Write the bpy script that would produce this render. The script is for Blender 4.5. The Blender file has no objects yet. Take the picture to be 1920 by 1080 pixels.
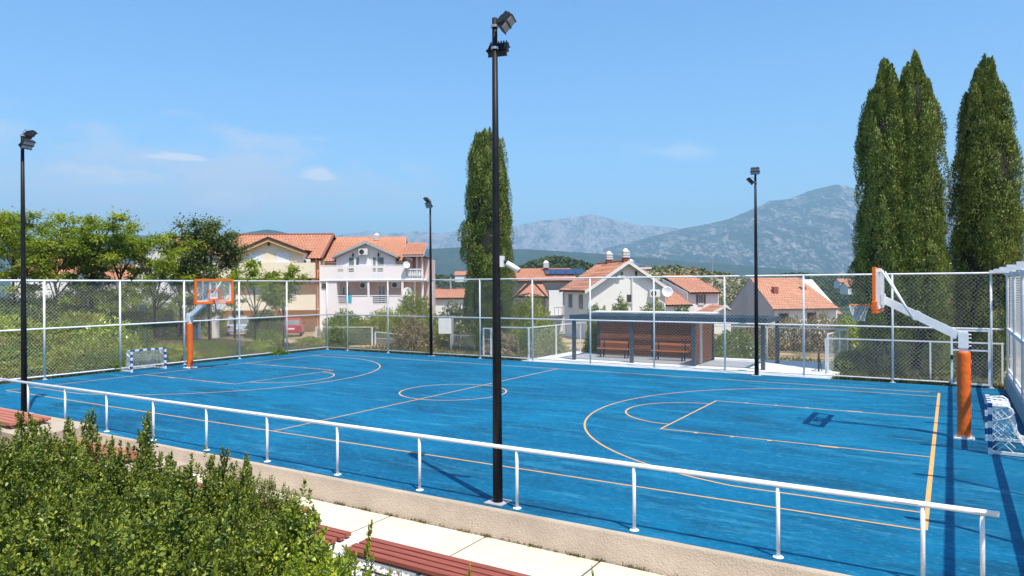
import bpy, bmesh, math, random
import numpy as np
from mathutils import Vector, Matrix, noise as mn

random.seed(7); rng = np.random.default_rng(7)
C = bpy.context.scene.collection
SC = bpy.context.scene

# ------------------------------------------------------------------ camera
CX, CY, CZ, YAW, ROLL, FPX, PY = 28.337, -11.830, 3.5805, -0.5544, -0.0067, 1328.0, -4.5
FW = Vector((math.sin(YAW), math.cos(YAW), 0)); RT = Vector((math.cos(YAW), -math.sin(YAW), 0)); UP = Vector((0, 0, 1))
R2 = RT*math.cos(ROLL) + UP*math.sin(ROLL); U2 = -RT*math.sin(ROLL) + UP*math.cos(ROLL)
cd = bpy.data.cameras.new('camera'); cam = bpy.data.objects.new('camera', cd); C.objects.link(cam)
M = Matrix((( R2.x, U2.x, -FW.x, CX), (R2.y, U2.y, -FW.y, CY), (R2.z, U2.z, -FW.z, CZ), (0, 0, 0, 1)))
cam.matrix_world = M
cd.sensor_width = 36; cd.lens = 36*FPX/1920; cd.shift_y = PY/1920; cd.clip_start = 0.1; cd.clip_end = 60000
SC.camera = cam

# ------------------------------------------------------------------ light
SUN = Vector((0.435, -0.235, 1.0)).normalized()
EL = math.asin(SUN.z); AZ = math.atan2(SUN.x, SUN.y)
w = bpy.data.worlds.new('World'); SC.world = w; w.use_nodes = True
SKY_STRENGTH, SUN_STRENGTH, EXPOSURE = 0.15, 5.0, 0.52
sl = bpy.data.lights.new('sun', 'SUN'); sl.energy = SUN_STRENGTH; sl.angle = math.radians(0.5); sl.color = (1.0, 0.95, 0.87)
so = bpy.data.objects.new('sun', sl); C.objects.link(so); so.rotation_euler = SUN.to_track_quat('Z', 'Y').to_euler(); so.location = (60, -60, 120)
SC.view_settings.view_transform = 'Standard'; SC.view_settings.look = 'None'; SC.view_settings.gamma = 1
SC.view_settings.exposure = EXPOSURE
SC.cycles.use_denoising = True
SC.cycles.max_bounces = 8; SC.cycles.transparent_max_bounces = 16; SC.cycles.volume_bounces = 0
SC.cycles.caustics_reflective = False; SC.cycles.caustics_refractive = False

def ray(u, v):
    return FW + R2*((u-960)/FPX) + U2*((540+PY-v)/FPX)
def at(u, v, d):                       # the point seen at (u, v) of the photograph, d metres deep
    return Vector((CX, CY, CZ)) + ray(u, v)*d

# ---- sky with a few thin clouds
def build_world():
    nt = w.node_tree; N = nt.nodes; L = nt.links; N.clear()
    out = N.new('ShaderNodeOutputWorld'); bg = N.new('ShaderNodeBackground'); bg.inputs[1].default_value = SKY_STRENGTH
    sky = N.new('ShaderNodeTexSky'); sky.sky_type = 'NISHITA'; sky.sun_disc = False
    sky.sun_elevation = EL; sky.sun_rotation = AZ; sky.air_density = 1.0; sky.dust_density = 0.9; sky.ozone_density = 3.5; sky.altitude = 50
    tc = N.new('ShaderNodeTexCoord')
    nz = N.new('ShaderNodeTexNoise'); nz.inputs['Scale'].default_value = 9; nz.inputs['Detail'].default_value = 7; nz.inputs['Roughness'].default_value = 0.62
    mp = N.new('ShaderNodeMapping'); mp.inputs['Scale'].default_value = (1, 1, 3.0)
    L.new(tc.outputs['Generated'], mp.inputs[0]); L.new(mp.outputs[0], nz.inputs['Vector'])
    hs = N.new('ShaderNodeHueSaturation'); hs.inputs['Saturation'].default_value = 1.22; hs.inputs['Value'].default_value = 1.08; L.new(sky.outputs[0], hs.inputs['Color'])
    mu = N.new('ShaderNodeMixRGB'); mu.blend_type = 'MULTIPLY'; mu.inputs[0].default_value = 1; mu.inputs[2].default_value = (0.90, 1.02, 1.03, 1); L.new(hs.outputs[0], mu.inputs[1])
    col = mu.outputs[0]
    def blob(prev, u, v, hw, hh, amount, color, lo, hi, cut=False):
        d = ray(u, v).normalized()
        az = math.atan2(d.x, d.y); el = math.asin(d.z)
        # local axes of the cloud on the sky dome
        ax = Vector((math.cos(az), -math.sin(az), 0)); ay = ax.cross(d).normalized()*-1
        if ay.z < 0: ay = -ay
        def dot(vec, scale):
            s = N.new('ShaderNodeVectorMath'); s.operation = 'DOT_PRODUCT'; s.inputs[1].default_value = vec
            L.new(tc.outputs['Generated'], s.inputs[0])
            m = N.new('ShaderNodeMath'); m.operation = 'MULTIPLY'; m.inputs[1].default_value = scale
            L.new(s.outputs['Value'], m.inputs[0]); return m.outputs[0]
        def mth(op, a, b=None, clamp=False):
            m = N.new('ShaderNodeMath'); m.operation = op; m.use_clamp = clamp
            for i, q in enumerate((a, b)):
                if q is None: continue
                if isinstance(q, (int, float)): m.inputs[i].default_value = q
                else: L.new(q, m.inputs[i])
            return m.outputs[0]
        x = dot(ax, 1/hw); y0 = dot(ay, 1/hh)
        fr = dot(d, 1.0); front = mth('GREATER_THAN', fr, 0.3)
        if cut:       # flat base
            yb = mth('MULTIPLY', y0, -2.6); y = mth('MAXIMUM', y0, yb)
        else: y = y0
        r = mth('SQRT', mth('ADD', mth('MULTIPLY', x, x), mth('MULTIPLY', y, y)))
        s = mth('SUBTRACT', 1.0, r)
        s = mth('ADD', s, mth('MULTIPLY', mth('SUBTRACT', nz.outputs['Fac'], 0.5), 2.2 if cut else 3.0))
        mr = N.new('ShaderNodeMapRange'); mr.interpolation_type = 'SMOOTHSTEP'; mr.inputs[1].default_value = lo; mr.inputs[2].default_value = hi
        L.new(s, mr.inputs[0])
        f = mth('MULTIPLY', mth('MULTIPLY', mr.outputs[0], front), amount)
        mx = N.new('ShaderNodeMixRGB'); L.new(f, mx.inputs[0]); L.new(prev, mx.inputs[1]); mx.inputs[2].default_value = (*color, 1)
        return mx.outputs[0]
    k = 1/SKY_STRENGTH
    pale = (0.64*k, 0.64*k, 0.73*k); white = (0.85*k, 0.82*k, 0.84*k)
    col = blob(col, 330, 352, 0.27, 0.065, 0.85, pale, -0.4, 0.8)
    col = blob(col, 240, 340, 0.11, 0.030, 0.80, white, 0.0, 0.9)
    col = blob(col, 420, 375, 0.06, 0.018, 0.5, white, 0.1, 1.0)
    col = blob(col, 340, 297, 0.050, 0.011, 0.9, white, 0.1, 0.5, True)
    col = blob(col, 590, 330, 0.034, 0.020, 0.9, white, 0.1, 0.55, True)
    col = blob(col, 1290, 287, 0.08, 0.018, 0.4, white, 0.0, 1.0)
    L.new(col, bg.inputs[0]); L.new(bg.outputs[0], out.inputs[0])
build_world()

# ------------------------------------------------------------------ materials
def new_mat(name):
    m = bpy.data.materials.new(name); m.use_nodes = True
    b = m.node_tree.nodes['Principled BSDF']; return m, m.node_tree.nodes, m.node_tree.links, b
def mat(name, c1, c2=None, scale=3.0, rough=0.7, bump=0.0, bscale=None, metal=0.0, detail=5, lo=0.35, hi=0.65, stretch=None, spec=0.5, coord='Object'):
    m, N, L, b = new_mat(name)
    b.inputs['Roughness'].default_value = rough; b.inputs['Metallic'].default_value = metal
    b.inputs['Specular IOR Level'].default_value = spec
    b.inputs['Base Color'].default_value = (*c1, 1)
    tc = N.new('ShaderNodeTexCoord'); src = tc.outputs[coord]
    if stretch:
        mp = N.new('ShaderNodeMapping'); mp.inputs['Scale'].default_value = stretch; L.new(src, mp.inputs[0]); src = mp.outputs[0]
    if c2 is not None:
        nz = N.new('ShaderNodeTexNoise'); nz.inputs['Scale'].default_value = scale; nz.inputs['Detail'].default_value = detail; nz.inputs['Roughness'].default_value = 0.6
        L.new(src, nz.inputs['Vector'])
        mr = N.new('ShaderNodeMapRange'); mr.inputs[1].default_value = lo; mr.inputs[2].default_value = hi; L.new(nz.outputs['Fac'], mr.inputs[0])
        mx = N.new('ShaderNodeMixRGB'); L.new(mr.outputs[0], mx.inputs[0]); mx.inputs[1].default_value = (*c1, 1); mx.inputs[2].default_value = (*c2, 1)
        L.new(mx.outputs[0], b.inputs['Base Color'])
    if bump:
        n2 = N.new('ShaderNodeTexNoise'); n2.inputs['Scale'].default_value = bscale or scale*6; n2.inputs['Detail'].default_value = 6
        L.new(src, n2.inputs['Vector'])
        bp = N.new('ShaderNodeBump'); bp.inputs['Strength'].default_value = bump; bp.inputs['Distance'].default_value = 0.05
        L.new(n2.outputs['Fac'], bp.inputs['Height']); L.new(bp.outputs[0], b.inputs['Normal'])
    return m
def leaf_mat(name, cols, trans=0.35, rough=0.45, spec=0.4, clump=1.2):
    m, N, L, b = new_mat(name)
    g = N.new('ShaderNodeNewGeometry'); tc = N.new('ShaderNodeTexCoord')
    nz = N.new('ShaderNodeTexNoise'); nz.inputs['Scale'].default_value = clump; nz.inputs['Detail'].default_value = 3
    L.new(tc.outputs['Object'], nz.inputs['Vector'])
    ad = N.new('ShaderNodeMath'); ad.operation = 'MULTIPLY_ADD'; ad.inputs[1].default_value = 0.55
    L.new(g.outputs['Random Per Island'], ad.inputs[0])
    mr = N.new('ShaderNodeMapRange'); mr.inputs[1].default_value = 0.3; mr.inputs[2].default_value = 0.7; mr.inputs[4].default_value = 0.45
    L.new(nz.outputs['Fac'], mr.inputs[0]); L.new(mr.outputs[0], ad.inputs[2])
    cr = N.new('ShaderNodeValToRGB'); L.new(ad.outputs[0], cr.inputs[0])
    e = cr.color_ramp.elements
    e[0].position = 0; e[0].color = (*cols[0], 1); e[1].position = 1; e[1].color = (*cols[-1], 1)
    for i, c in enumerate(cols[1:-1], 1):
        q = e.new(i/(len(cols)-1)); q.color = (*c, 1)
    L.new(cr.outputs[0], b.inputs['Base Color']); b.inputs['Roughness'].default_value = rough; b.inputs['Specular IOR Level'].default_value = spec
    tr = N.new('ShaderNodeBsdfTranslucent'); hs = N.new('ShaderNodeHueSaturation'); hs.inputs['Value'].default_value = 1.3; hs.inputs['Saturation'].default_value = 1.1
    L.new(cr.outputs[0], hs.inputs['Color']); L.new(hs.outputs[0], tr.inputs[0])
    ms = N.new('ShaderNodeMixShader'); ms.inputs[0].default_value = trans
    L.new(b.outputs[0], ms.inputs[1]); L.new(tr.outputs[0], ms.inputs[2]); L.new(ms.outputs[0], N['Material Output'].inputs[0])
    return m
def glass_mat(name, tint=(0.9, 0.95, 0.95), alpha=0.15):
    m, N, L, b = new_mat(name)
    b.inputs['Base Color'].default_value = (*tint, 1); b.inputs['Roughness'].default_value = 0.05
    t = N.new('ShaderNodeBsdfTransparent'); ms = N.new('ShaderNodeMixShader'); ms.inputs[0].default_value = alpha
    L.new(t.outputs[0], ms.inputs[1]); L.new(b.outputs[0], ms.inputs[2]); L.new(ms.outputs[0], N['Material Output'].inputs[0])
    return m

def court_mat():
    m, N, L, b = new_mat('court_paint'); b.inputs['Roughness'].default_value = 0.7; b.inputs['Specular IOR Level'].default_value = 0.15
    tc = N.new('ShaderNodeTexCoord')
    def nse(scale, detail, st=(1, 1, 1), rough=0.6, dist=0.0, rot=0):
        mp = N.new('ShaderNodeMapping'); mp.inputs['Scale'].default_value = st; mp.inputs['Rotation'].default_value = (0, 0, rot); L.new(tc.outputs['Object'], mp.inputs[0])
        n = N.new('ShaderNodeTexNoise'); n.inputs['Scale'].default_value = scale; n.inputs['Detail'].default_value = detail; n.inputs['Roughness'].default_value = rough; n.inputs['Distortion'].default_value = dist
        L.new(mp.outputs[0], n.inputs['Vector']); return n.outputs['Fac']
    def mr(x, lo, hi, a=0.0, bb=1.0):
        r = N.new('ShaderNodeMapRange'); r.inputs[1].default_value = lo; r.inputs[2].default_value = hi; r.inputs[3].default_value = a; r.inputs[4].default_value = bb; L.new(x, r.inputs[0]); return r.outputs[0]
    def mix(f, a, c, mode='MIX'):
        x = N.new('ShaderNodeMixRGB'); x.blend_type = mode
        if isinstance(f, float): x.inputs[0].default_value = f
        else: L.new(f, x.inputs[0])
        for i, q in ((1, a), (2, c)):
            if isinstance(q, tuple): x.inputs[i].default_value = (*q, 1)
            else: L.new(q, x.inputs[i])
        return x.outputs[0]
    c = mix(mr(nse(0.16, 5, (1, 1.6, 1), 0.6, 0.6), 0.36, 0.64), (0.0012, 0.162, 0.295), (0.0012, 0.112, 0.218))
    c = mix(mr(nse(0.55, 9, (0.5, 1.5, 1), 0.72, 0.9, 0.15), 0.49, 0.62, 0, 0.72), c, (0.004, 0.064, 0.125))
    c = mix(mr(nse(1.1, 10, (0.35, 2.4, 1), 0.76, 0.5, -0.1), 0.52, 0.64, 0, 0.75), c, (0.035, 0.235, 0.36))
    c = mix(mr(nse(2.6, 9, (0.5, 2.0, 1), 0.78, 0.3, 0.3), 0.52, 0.65, 0, 0.5), c, (0.003, 0.068, 0.138))
    c = mix(mr(nse(16, 6, (0.6, 1.6, 1), 0.75), 0.40, 0.62, 0, 0.85), c, mix(1.0, c, (0.55, 0.60, 0.68), 'MULTIPLY'))
    c = mix(mr(nse(9, 8, (0.6, 1.6, 1), 0.8), 0.54, 0.65, 0, 0.75), c, (0.055, 0.26, 0.39))
    L.new(c, b.inputs['Base Color'])
    bp = N.new('ShaderNodeBump'); bp.inputs['Strength'].default_value = 0.35; bp.inputs['Distance'].default_value = 0.004
    L.new(nse(220, 3), bp.inputs['Height']); L.new(bp.outputs[0], b.inputs['Normal'])
    return m

M_ = {}
def setup_mats():
    D = M_
    D['court'] = court_mat()
    D['line'] = mat('line_paint', (0.72, 0.36, 0.10), (0.50, 0.30, 0.14), 2.5, 0.7, lo=0.4, hi=0.75)
    D['white'] = mat('white_paint', (0.80, 0.79, 0.77), (0.66, 0.65, 0.63), 5, 0.42, lo=0.45, hi=0.8)
    D['galv'] = mat('galvanised_white', (0.80, 0.79, 0.78), (0.66, 0.65, 0.66), 5, 0.5)
    D['wire'] = mat('coated_wire', (0.60, 0.59, 0.57), None, rough=0.5)
    D['black'] = mat('black_paint', (0.006, 0.006, 0.007), (0.013, 0.012, 0.013), 6, 0.5, spec=0.25)
    D['blackplastic'] = mat('black_housing', (0.012, 0.012, 0.014), (0.02, 0.02, 0.022), 10, 0.5)
    D['lens'] = mat('lamp_lens', (0.42, 0.40, 0.42), (0.34, 0.33, 0.36), 8, 0.25)
    D['steel'] = mat('bare_steel', (0.55, 0.55, 0.55), (0.42, 0.42, 0.42), 8, 0.35, metal=0.6)
    D['orange'] = mat('orange_vinyl', (0.80, 0.145, 0.008), (0.70, 0.115, 0.008), 3, 0.5, bump=0.25, bscale=9)
    D['orangepaint'] = mat('orange_paint', (0.82, 0.17, 0.01), None, rough=0.4)
    D['acrylic'] = glass_mat('clear_acrylic', (0.75, 0.78, 0.8), 0.10)
    D['blue'] = mat('blue_paint', (0.012, 0.075, 0.24), None, rough=0.5)
    D['net'] = mat('net_cord', (0.75, 0.75, 0.74), None, rough=0.8)
    D['stucco'] = mat('tan_stucco', (0.52, 0.415, 0.305), (0.40, 0.315, 0.23), 1.6, 0.95, bump=0.5, bscale=38, lo=0.3, hi=0.7)
    D['paving'] = mat('cream_paving', (0.70, 0.585, 0.455), (0.60, 0.49, 0.37), 1.1, 0.85, bump=0.2, bscale=30, lo=0.35, hi=0.75)
    D['gap'] = mat('joint_sand', (0.16, 0.12, 0.08), (0.08, 0.07, 0.04), 5, 1.0)
    D['concrete'] = mat('pale_concrete', (0.70, 0.69, 0.66), (0.60, 0.59, 0.57), 1.5, 0.85, bump=0.1, bscale=30)
    D['greyconc'] = mat('grey_concrete', (0.42, 0.42, 0.43), (0.34, 0.34, 0.35), 2, 0.85, bump=0.15, bscale=25)
    D['slat'] = mat('red_slat_wood', (0.35, 0.085, 0.046), (0.22, 0.052, 0.032), 5, 0.55, bump=0.15, bscale=30, stretch=(0.25, 4, 4))
    D['slatpale'] = mat('faded_slat_wood', (0.52, 0.17, 0.10), (0.38, 0.11, 0.065), 5, 0.6, bump=0.15, bscale=30, stretch=(0.25, 4, 4))
    D['brownslat'] = mat('brown_slat_wood', (0.36, 0.135, 0.062), (0.22, 0.080, 0.040), 4, 0.6, stretch=(0.3, 4, 6))
    D['benchwood'] = mat('bench_wood', (0.62, 0.21, 0.08), (0.50, 0.16, 0.06), 4, 0.55, stretch=(0.3, 4, 6))
    D['slate'] = mat('slate_paint', (0.030, 0.052, 0.068), (0.045, 0.07, 0.088), 3, 0.5)
    D['slateroof'] = mat('slate_roof', (0.17, 0.18, 0.19), (0.24, 0.25, 0.26), 1.5, 0.7)
    D['darkwood'] = mat('dark_wood', (0.06, 0.03, 0.02), (0.035, 0.02, 0.014), 3, 0.7)
    D['cream'] = mat('cream_render', (0.86, 0.73, 0.53), (0.81, 0.68, 0.48), 0.5, 0.9, bump=0.05, bscale=40)
    D['creamdeep'] = mat('ochre_render', (0.74, 0.44, 0.20), (0.68, 0.39, 0.17), 0.5, 0.9)
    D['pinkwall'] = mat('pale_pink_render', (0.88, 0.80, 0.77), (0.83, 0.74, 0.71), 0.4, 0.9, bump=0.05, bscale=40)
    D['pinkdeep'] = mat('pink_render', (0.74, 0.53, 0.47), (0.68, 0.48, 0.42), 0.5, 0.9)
    D['whitewall'] = mat('white_render', (0.82, 0.79, 0.73), (0.72, 0.69, 0.64), 0.35, 0.9, bump=0.08, bscale=25, lo=0.3, hi=0.8)
    D['greywall'] = mat('grey_render', (0.44, 0.43, 0.43), (0.38, 0.37, 0.37), 0.35, 0.9, bump=0.08, bscale=25)
    D['trim'] = mat('white_trim', (0.74, 0.71, 0.66), (0.66, 0.63, 0.59), 1.0, 0.7)
    D['windowglass'] = mat('window_glass', (0.15, 0.16, 0.15), (0.30, 0.30, 0.28), 0.6, 0.12)
    D['frame'] = mat('window_frame', (0.78, 0.77, 0.75), None, rough=0.5)
    D['shutter'] = mat('brown_shutter', (0.22, 0.075, 0.04), (0.17, 0.06, 0.03), 3, 0.7)
    D['dark'] = mat('dark_opening', (0.02, 0.019, 0.018), (0.05, 0.045, 0.04), 1, 0.9)
    D['brick'] = mat('chimney_brick', (0.34, 0.085, 0.05), (0.25, 0.06, 0.04), 5, 0.9)
    D['solar'] = mat('solar_glass', (0.015, 0.025, 0.06), (0.02, 0.03, 0.08), 2, 0.1)
    D['acwhite'] = mat('cooler_casing', (0.72, 0.71, 0.68), None, rough=0.5)
    D['dish'] = mat('dish_enamel', (0.72, 0.72, 0.72), (0.62, 0.62, 0.62), 2, 0.45)
    D['teal'] = mat('teal_cloth', (0.02, 0.42, 0.50), None, rough=0.8)
    D['tyre'] = mat('tyre_rubber', (0.015, 0.015, 0.016), None, rough=0.85)
    D['silvercar'] = mat('silver_car_paint', (0.50, 0.52, 0.55), None, rough=0.25, metal=0.5)
    D['blackcar'] = mat('dark_car_paint', (0.025, 0.028, 0.03), None, rough=0.2)
    D['redcar'] = mat('red_car_paint', (0.35, 0.02, 0.03), None, rough=0.25)
    D['taillight'] = mat('tail_light', (0.35, 0.01, 0.01), None, rough=0.2)
    D['bark'] = mat('bark', (0.085, 0.062, 0.045), (0.05, 0.037, 0.028), 6, 0.95, bump=0.4, bscale=20, stretch=(1, 1, 0.3))
    D['soil'] = mat('soil', (0.20, 0.13, 0.08), (0.13, 0.085, 0.055), 3, 1.0, bump=0.4, bscale=25)
    D['pebble'] = mat('white_pebble', (0.70, 0.68, 0.65), (0.52, 0.50, 0.47), 30, 0.8)
    D['hose'] = mat('black_hose', (0.012, 0.012, 0.012), None, rough=0.5)
    D['bougain'] = leaf_mat('pink_blossom', [(0.45, 0.06, 0.12), (0.55, 0.12, 0.2), (0.5, 0.2, 0.2)])
    D['stone'] = mat('dry_stone', (0.42, 0.34, 0.26), (0.24, 0.19, 0.15), 3, 0.95, bump=0.6, bscale=9)
    # foliage
    D['cyp'] = leaf_mat('cypress_leaf', [(0.030, 0.046, 0.011), (0.095, 0.130, 0.020), (0.215, 0.260, 0.036), (0.44, 0.45, 0.12)], 0.04, 0.5, 0.35, 2.4)
    D['cypcore'] = mat('cypress_shade_core', (0.012, 0.014, 0.006), (0.028, 0.026, 0.012), 2, 0.9)  # near-black colour paints the shade deep inside the crown
    D['ail'] = leaf_mat('light_leaf', [(0.075, 0.115, 0.016), (0.16, 0.22, 0.022), (0.28, 0.33, 0.03), (0.46, 0.45, 0.05)], 0.4, 0.5, 0.3, 0.45)
    D['oak'] = leaf_mat('dark_leaf', [(0.04, 0.065, 0.018), (0.075, 0.11, 0.026), (0.13, 0.165, 0.035), (0.22, 0.24, 0.05)], 0.25, 0.5, 0.35, 0.7)
    D['hedge'] = leaf_mat('hedge_leaf', [(0.038, 0.055, 0.010), (0.105, 0.140, 0.017), (0.215, 0.255, 0.030), (0.42, 0.44, 0.06)], 0.10, 0.36, 0.3, 2.6)
    D['hedgebright'] = leaf_mat('young_hedge_leaf', [(0.09, 0.12, 0.014), (0.20, 0.25, 0.022), (0.34, 0.39, 0.03), (0.50, 0.51, 0.05)], 0.2, 0.34, 0.45, 2.2)
    D['bush'] = leaf_mat('bush_leaf', [(0.065, 0.1, 0.018), (0.135, 0.18, 0.026), (0.21, 0.26, 0.03), (0.33, 0.34, 0.05)], 0.35, 0.5, 0.3, 0.5)
    D['bushy'] = leaf_mat('yellowish_leaf', [(0.11, 0.14, 0.018), (0.2, 0.23, 0.026), (0.31, 0.32, 0.035), (0.43, 0.4, 0.07)], 0.35, 0.5, 0.3, 0.5)
    D['scrub'] = leaf_mat('dry_scrub_leaf', [(0.12, 0.11, 0.045), (0.21, 0.18, 0.075), (0.34, 0.26, 0.13), (0.48, 0.35, 0.19)], 0.3, 0.7, 0.2, 0.5)
    D['grass'] = leaf_mat('weed_blade', [(0.05, 0.08, 0.012), (0.11, 0.13, 0.02), (0.24, 0.19, 0.08), (0.40, 0.29, 0.14)], 0.3, 0.7, 0.2, 0.4)
    D['oleander'] = leaf_mat('white_blossom', [(0.6, 0.58, 0.5), (0.75, 0.72, 0.65)], 0.3)
    D['farleaf'] = leaf_mat('forest_leaf', [(0.035, 0.055, 0.020), (0.065, 0.09, 0.026), (0.11, 0.13, 0.04)], 0.2, 0.8, 0.1, 0.03)
setup_mats()

def tile_mat(name, base, dark, course, roll):
    """clay tile roof: object Y runs up the slope, object X along the eaves; real ridges come from the mesh, this adds per tile tone and painted shadow lines between tiles"""
    m, N, L, b = new_mat(name); b.inputs['Roughness'].default_value = 0.85
    tc = N.new('ShaderNodeTexCoord'); 
    br = N.new('ShaderNodeTexBrick'); br.inputs['Color1'].default_value = (*base, 1); br.inputs['Color2'].default_value = (*[q*0.78 for q in base], 1); br.inputs['Mortar'].default_value = (*dark, 1)  # dark mortar colour paints the shadow lines of the tile courses
    br.inputs['Scale'].default_value = 1.0; br.inputs['Brick Width'].default_value = roll; br.inputs['Row Height'].default_value = course; br.inputs['Mortar Size'].default_value = 0.04; br.inputs['Mortar Smooth'].default_value = 0.6
    L.new(tc.outputs['UV'], br.inputs['Vector'])
    nz = N.new('ShaderNodeTexNoise'); nz.inputs['Scale'].default_value = 0.8; nz.inputs['Detail'].default_value = 5; L.new(tc.outputs['UV'], nz.inputs['Vector'])
    mr = N.new('ShaderNodeMapRange'); mr.inputs[1].default_value = 0.4; mr.inputs[2].default_value = 0.75; mr.inputs[4].default_value = 0.5; L.new(nz.outputs['Fac'], mr.inputs[0])
    mx = N.new('ShaderNodeMixRGB'); L.new(mr.outputs[0], mx.inputs[0]); L.new(br.outputs['Color'], mx.inputs[1]); mx.inputs[2].default_value = (*[0.62*q+0.02 for q in base], 1)
    L.new(mx.outputs[0], b.inputs['Base Color'])
    return m
M_['tile'] = tile_mat('clay_tile', (0.60, 0.265, 0.145), (0.20, 0.06, 0.035), 0.36, 0.28)
M_['darktile'] = tile_mat('dark_tile', (0.10, 0.06, 0.045), (0.03, 0.02, 0.015), 0.34, 0.25)
M_['tileold'] = tile_mat('weathered_clay_tile', (0.60, 0.27, 0.15), (0.28, 0.12, 0.07), 0.34, 0.25)

# ------------------------------------------------------------------ mesh helpers
class MB:
    def __init__(s): s.v = []; s.f = []; s.uv = {}
    def add(s, vs, fs):
        o = len(s.v); s.v += [tuple(q) for q in vs]; s.f += [tuple(i+o for i in f) for f in fs]; return s
    def box(s, c, size, rot=None):
        h = [q/2 for q in size]; vs = []
        for dz in (-1, 1):
            for dx, dy in ((-1, -1), (1, -1), (1, 1), (-1, 1)):
                p = Vector((dx*h[0], dy*h[1], dz*h[2]))
                if rot is not None: p = rot @ p
                vs.append(Vector(c)+p)
        return s.add(vs, [(3, 2, 1, 0), (4, 5, 6, 7), (0, 1, 5, 4), (1, 2, 6, 5), (2, 3, 7, 6), (3, 0, 4, 7)])
    def b2(s, x0, x1, y0, y1, z0, z1):
        return s.box(((x0+x1)/2, (y0+y1)/2, (z0+z1)/2), (abs(x1-x0), abs(y1-y0), abs(z1-z0)))
    def bevbox(s, c, size, bv, rot=None):
        bm = bmesh.new(); bmesh.ops.create_cube(bm, size=1)
        for q in bm.verts: q.co = Vector((q.co.x*size[0], q.co.y*size[1], q.co.z*size[2]))
        bmesh.ops.bevel(bm, geom=bm.edges[:], offset=bv, segments=2, profile=0.6, affect='EDGES')
        vs = [Vector(c)+((rot @ q.co) if rot is not None else q.co) for q in bm.verts]
        bm.verts.index_update(); fs = [[q.index for q in f.verts] for f in bm.faces]; bm.free()
        return s.add(vs, fs)
    def tube(s, pts, r, n=8, cap=True):
        pts = [Vector(p) for p in pts]; k = len(pts); rs = r if isinstance(r, (list, tuple)) else [r]*k
        vs = []; prev = None
        for i, p in enumerate(pts):
            t = (pts[min(i+1, k-1)] - pts[max(i-1, 0)]).normalized()
            if prev is None:
                a = Vector((0, 0, 1)) if abs(t.z) < 0.9 else Vector((1, 0, 0)); u = t.cross(a).normalized()
            else:
                u = prev - t*prev.dot(t); u = u.normalized() if u.length > 1e-6 else t.orthogonal().normalized()
            prev = u; q = t.cross(u)
            for j in range(n):
                th = 2*math.pi*j/n; vs.append(p + (u*math.cos(th)+q*math.sin(th))*rs[i])
        fs = [(i*n+j, i*n+(j+1) % n, (i+1)*n+(j+1) % n, (i+1)*n+j) for i in range(k-1) for j in range(n)]
        if cap: fs += [tuple(range(n-1, -1, -1)), tuple((k-1)*n+j for j in range(n))]
        return s.add(vs, fs)
    def bar(s, p0, p1, wx, wz):        # box section bar between two points
        p0, p1 = Vector(p0), Vector(p1); d = p1-p0; t = d.normalized()
        a = Vector((0, 0, 1)) if abs(t.z) < 0.95 else Vector((1, 0, 0)); x = t.cross(a).normalized(); z = x.cross(t)
        vs = [p+x*sx*wx/2+z*sz*wz/2 for p in (p0, p1) for sx, sz in ((-1, -1), (1, -1), (1, 1), (-1, 1))]
        return s.add(vs, [(3, 2, 1, 0), (4, 5, 6, 7), (0, 1, 5, 4), (1, 2, 6, 5), (2, 3, 7, 6), (3, 0, 4, 7)])
    def lathe(s, prof, n=16, c=(0, 0, 0)):
        vs = []; fs = []; k = len(prof)
        for r, z in prof:
            for j in range(n):
                a = 2*math.pi*j/n; vs.append((c[0]+r*math.cos(a), c[1]+r*math.sin(a), c[2]+z))
        for i in range(k-1):
            for j in range(n): fs.append((i*n+j, i*n+(j+1) % n, (i+1)*n+(j+1) % n, (i+1)*n+j))
        fs += [tuple(range(n-1, -1, -1)), tuple((k-1)*n+j for j in range(n))]
        return s.add(vs, fs)
    def poly(s, pts, d):                # extrude a polygon by vector d
        pts = [Vector(p) for p in pts]; d = Vector(d); n = len(pts)
        return s.add(pts+[p+d for p in pts], [tuple(range(n-1, -1, -1)), tuple(range(n, 2*n))]+[(i, (i+1) % n, n+(i+1) % n, n+i) for i in range(n)])
    def xform(s, m): s.v = [tuple(m @ Vector(q)) for q in s.v]; return s
    def build(s, name, material, parent=None, smooth=False, recalc=True):
        me = bpy.data.meshes.new(name); me.from_pydata(s.v, [], s.f)
        if recalc:
            bm = bmesh.new(); bm.from_mesh(me); bmesh.ops.recalc_face_normals(bm, faces=bm.faces); bm.to_mesh(me); bm.free()
        me.materials.append(M_[material] if isinstance(material, str) else material)
        if smooth:
            me.polygons.foreach_set('use_smooth', [True]*len(me.polygons))
        o = bpy.data.objects.new(name, me); C.objects.link(o)
        if parent is not None: o.parent = parent
        return o
def tag(o, label=None, cat=None, group=None, kind=None):
    for k, q in (('label', label), ('category', cat), ('group', group), ('kind', kind)):
        if q: o[k] = q
    return o
def empty(name, loc, rz=0, label=None, cat=None, group=None):
    o = bpy.data.objects.new(name, None); C.objects.link(o); o.location = loc; o.rotation_euler = (0, 0, rz); o.empty_display_size = 0.2
    return tag(o, label, cat, group)
KIDS = {}
def copy_tree(o, parent=None):
    c = o.copy(); C.objects.link(c)
    if parent is not None: c.parent = parent
    for ch in [q for q in bpy.data.objects if q.parent == o]: copy_tree(ch, c)
    return c
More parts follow.
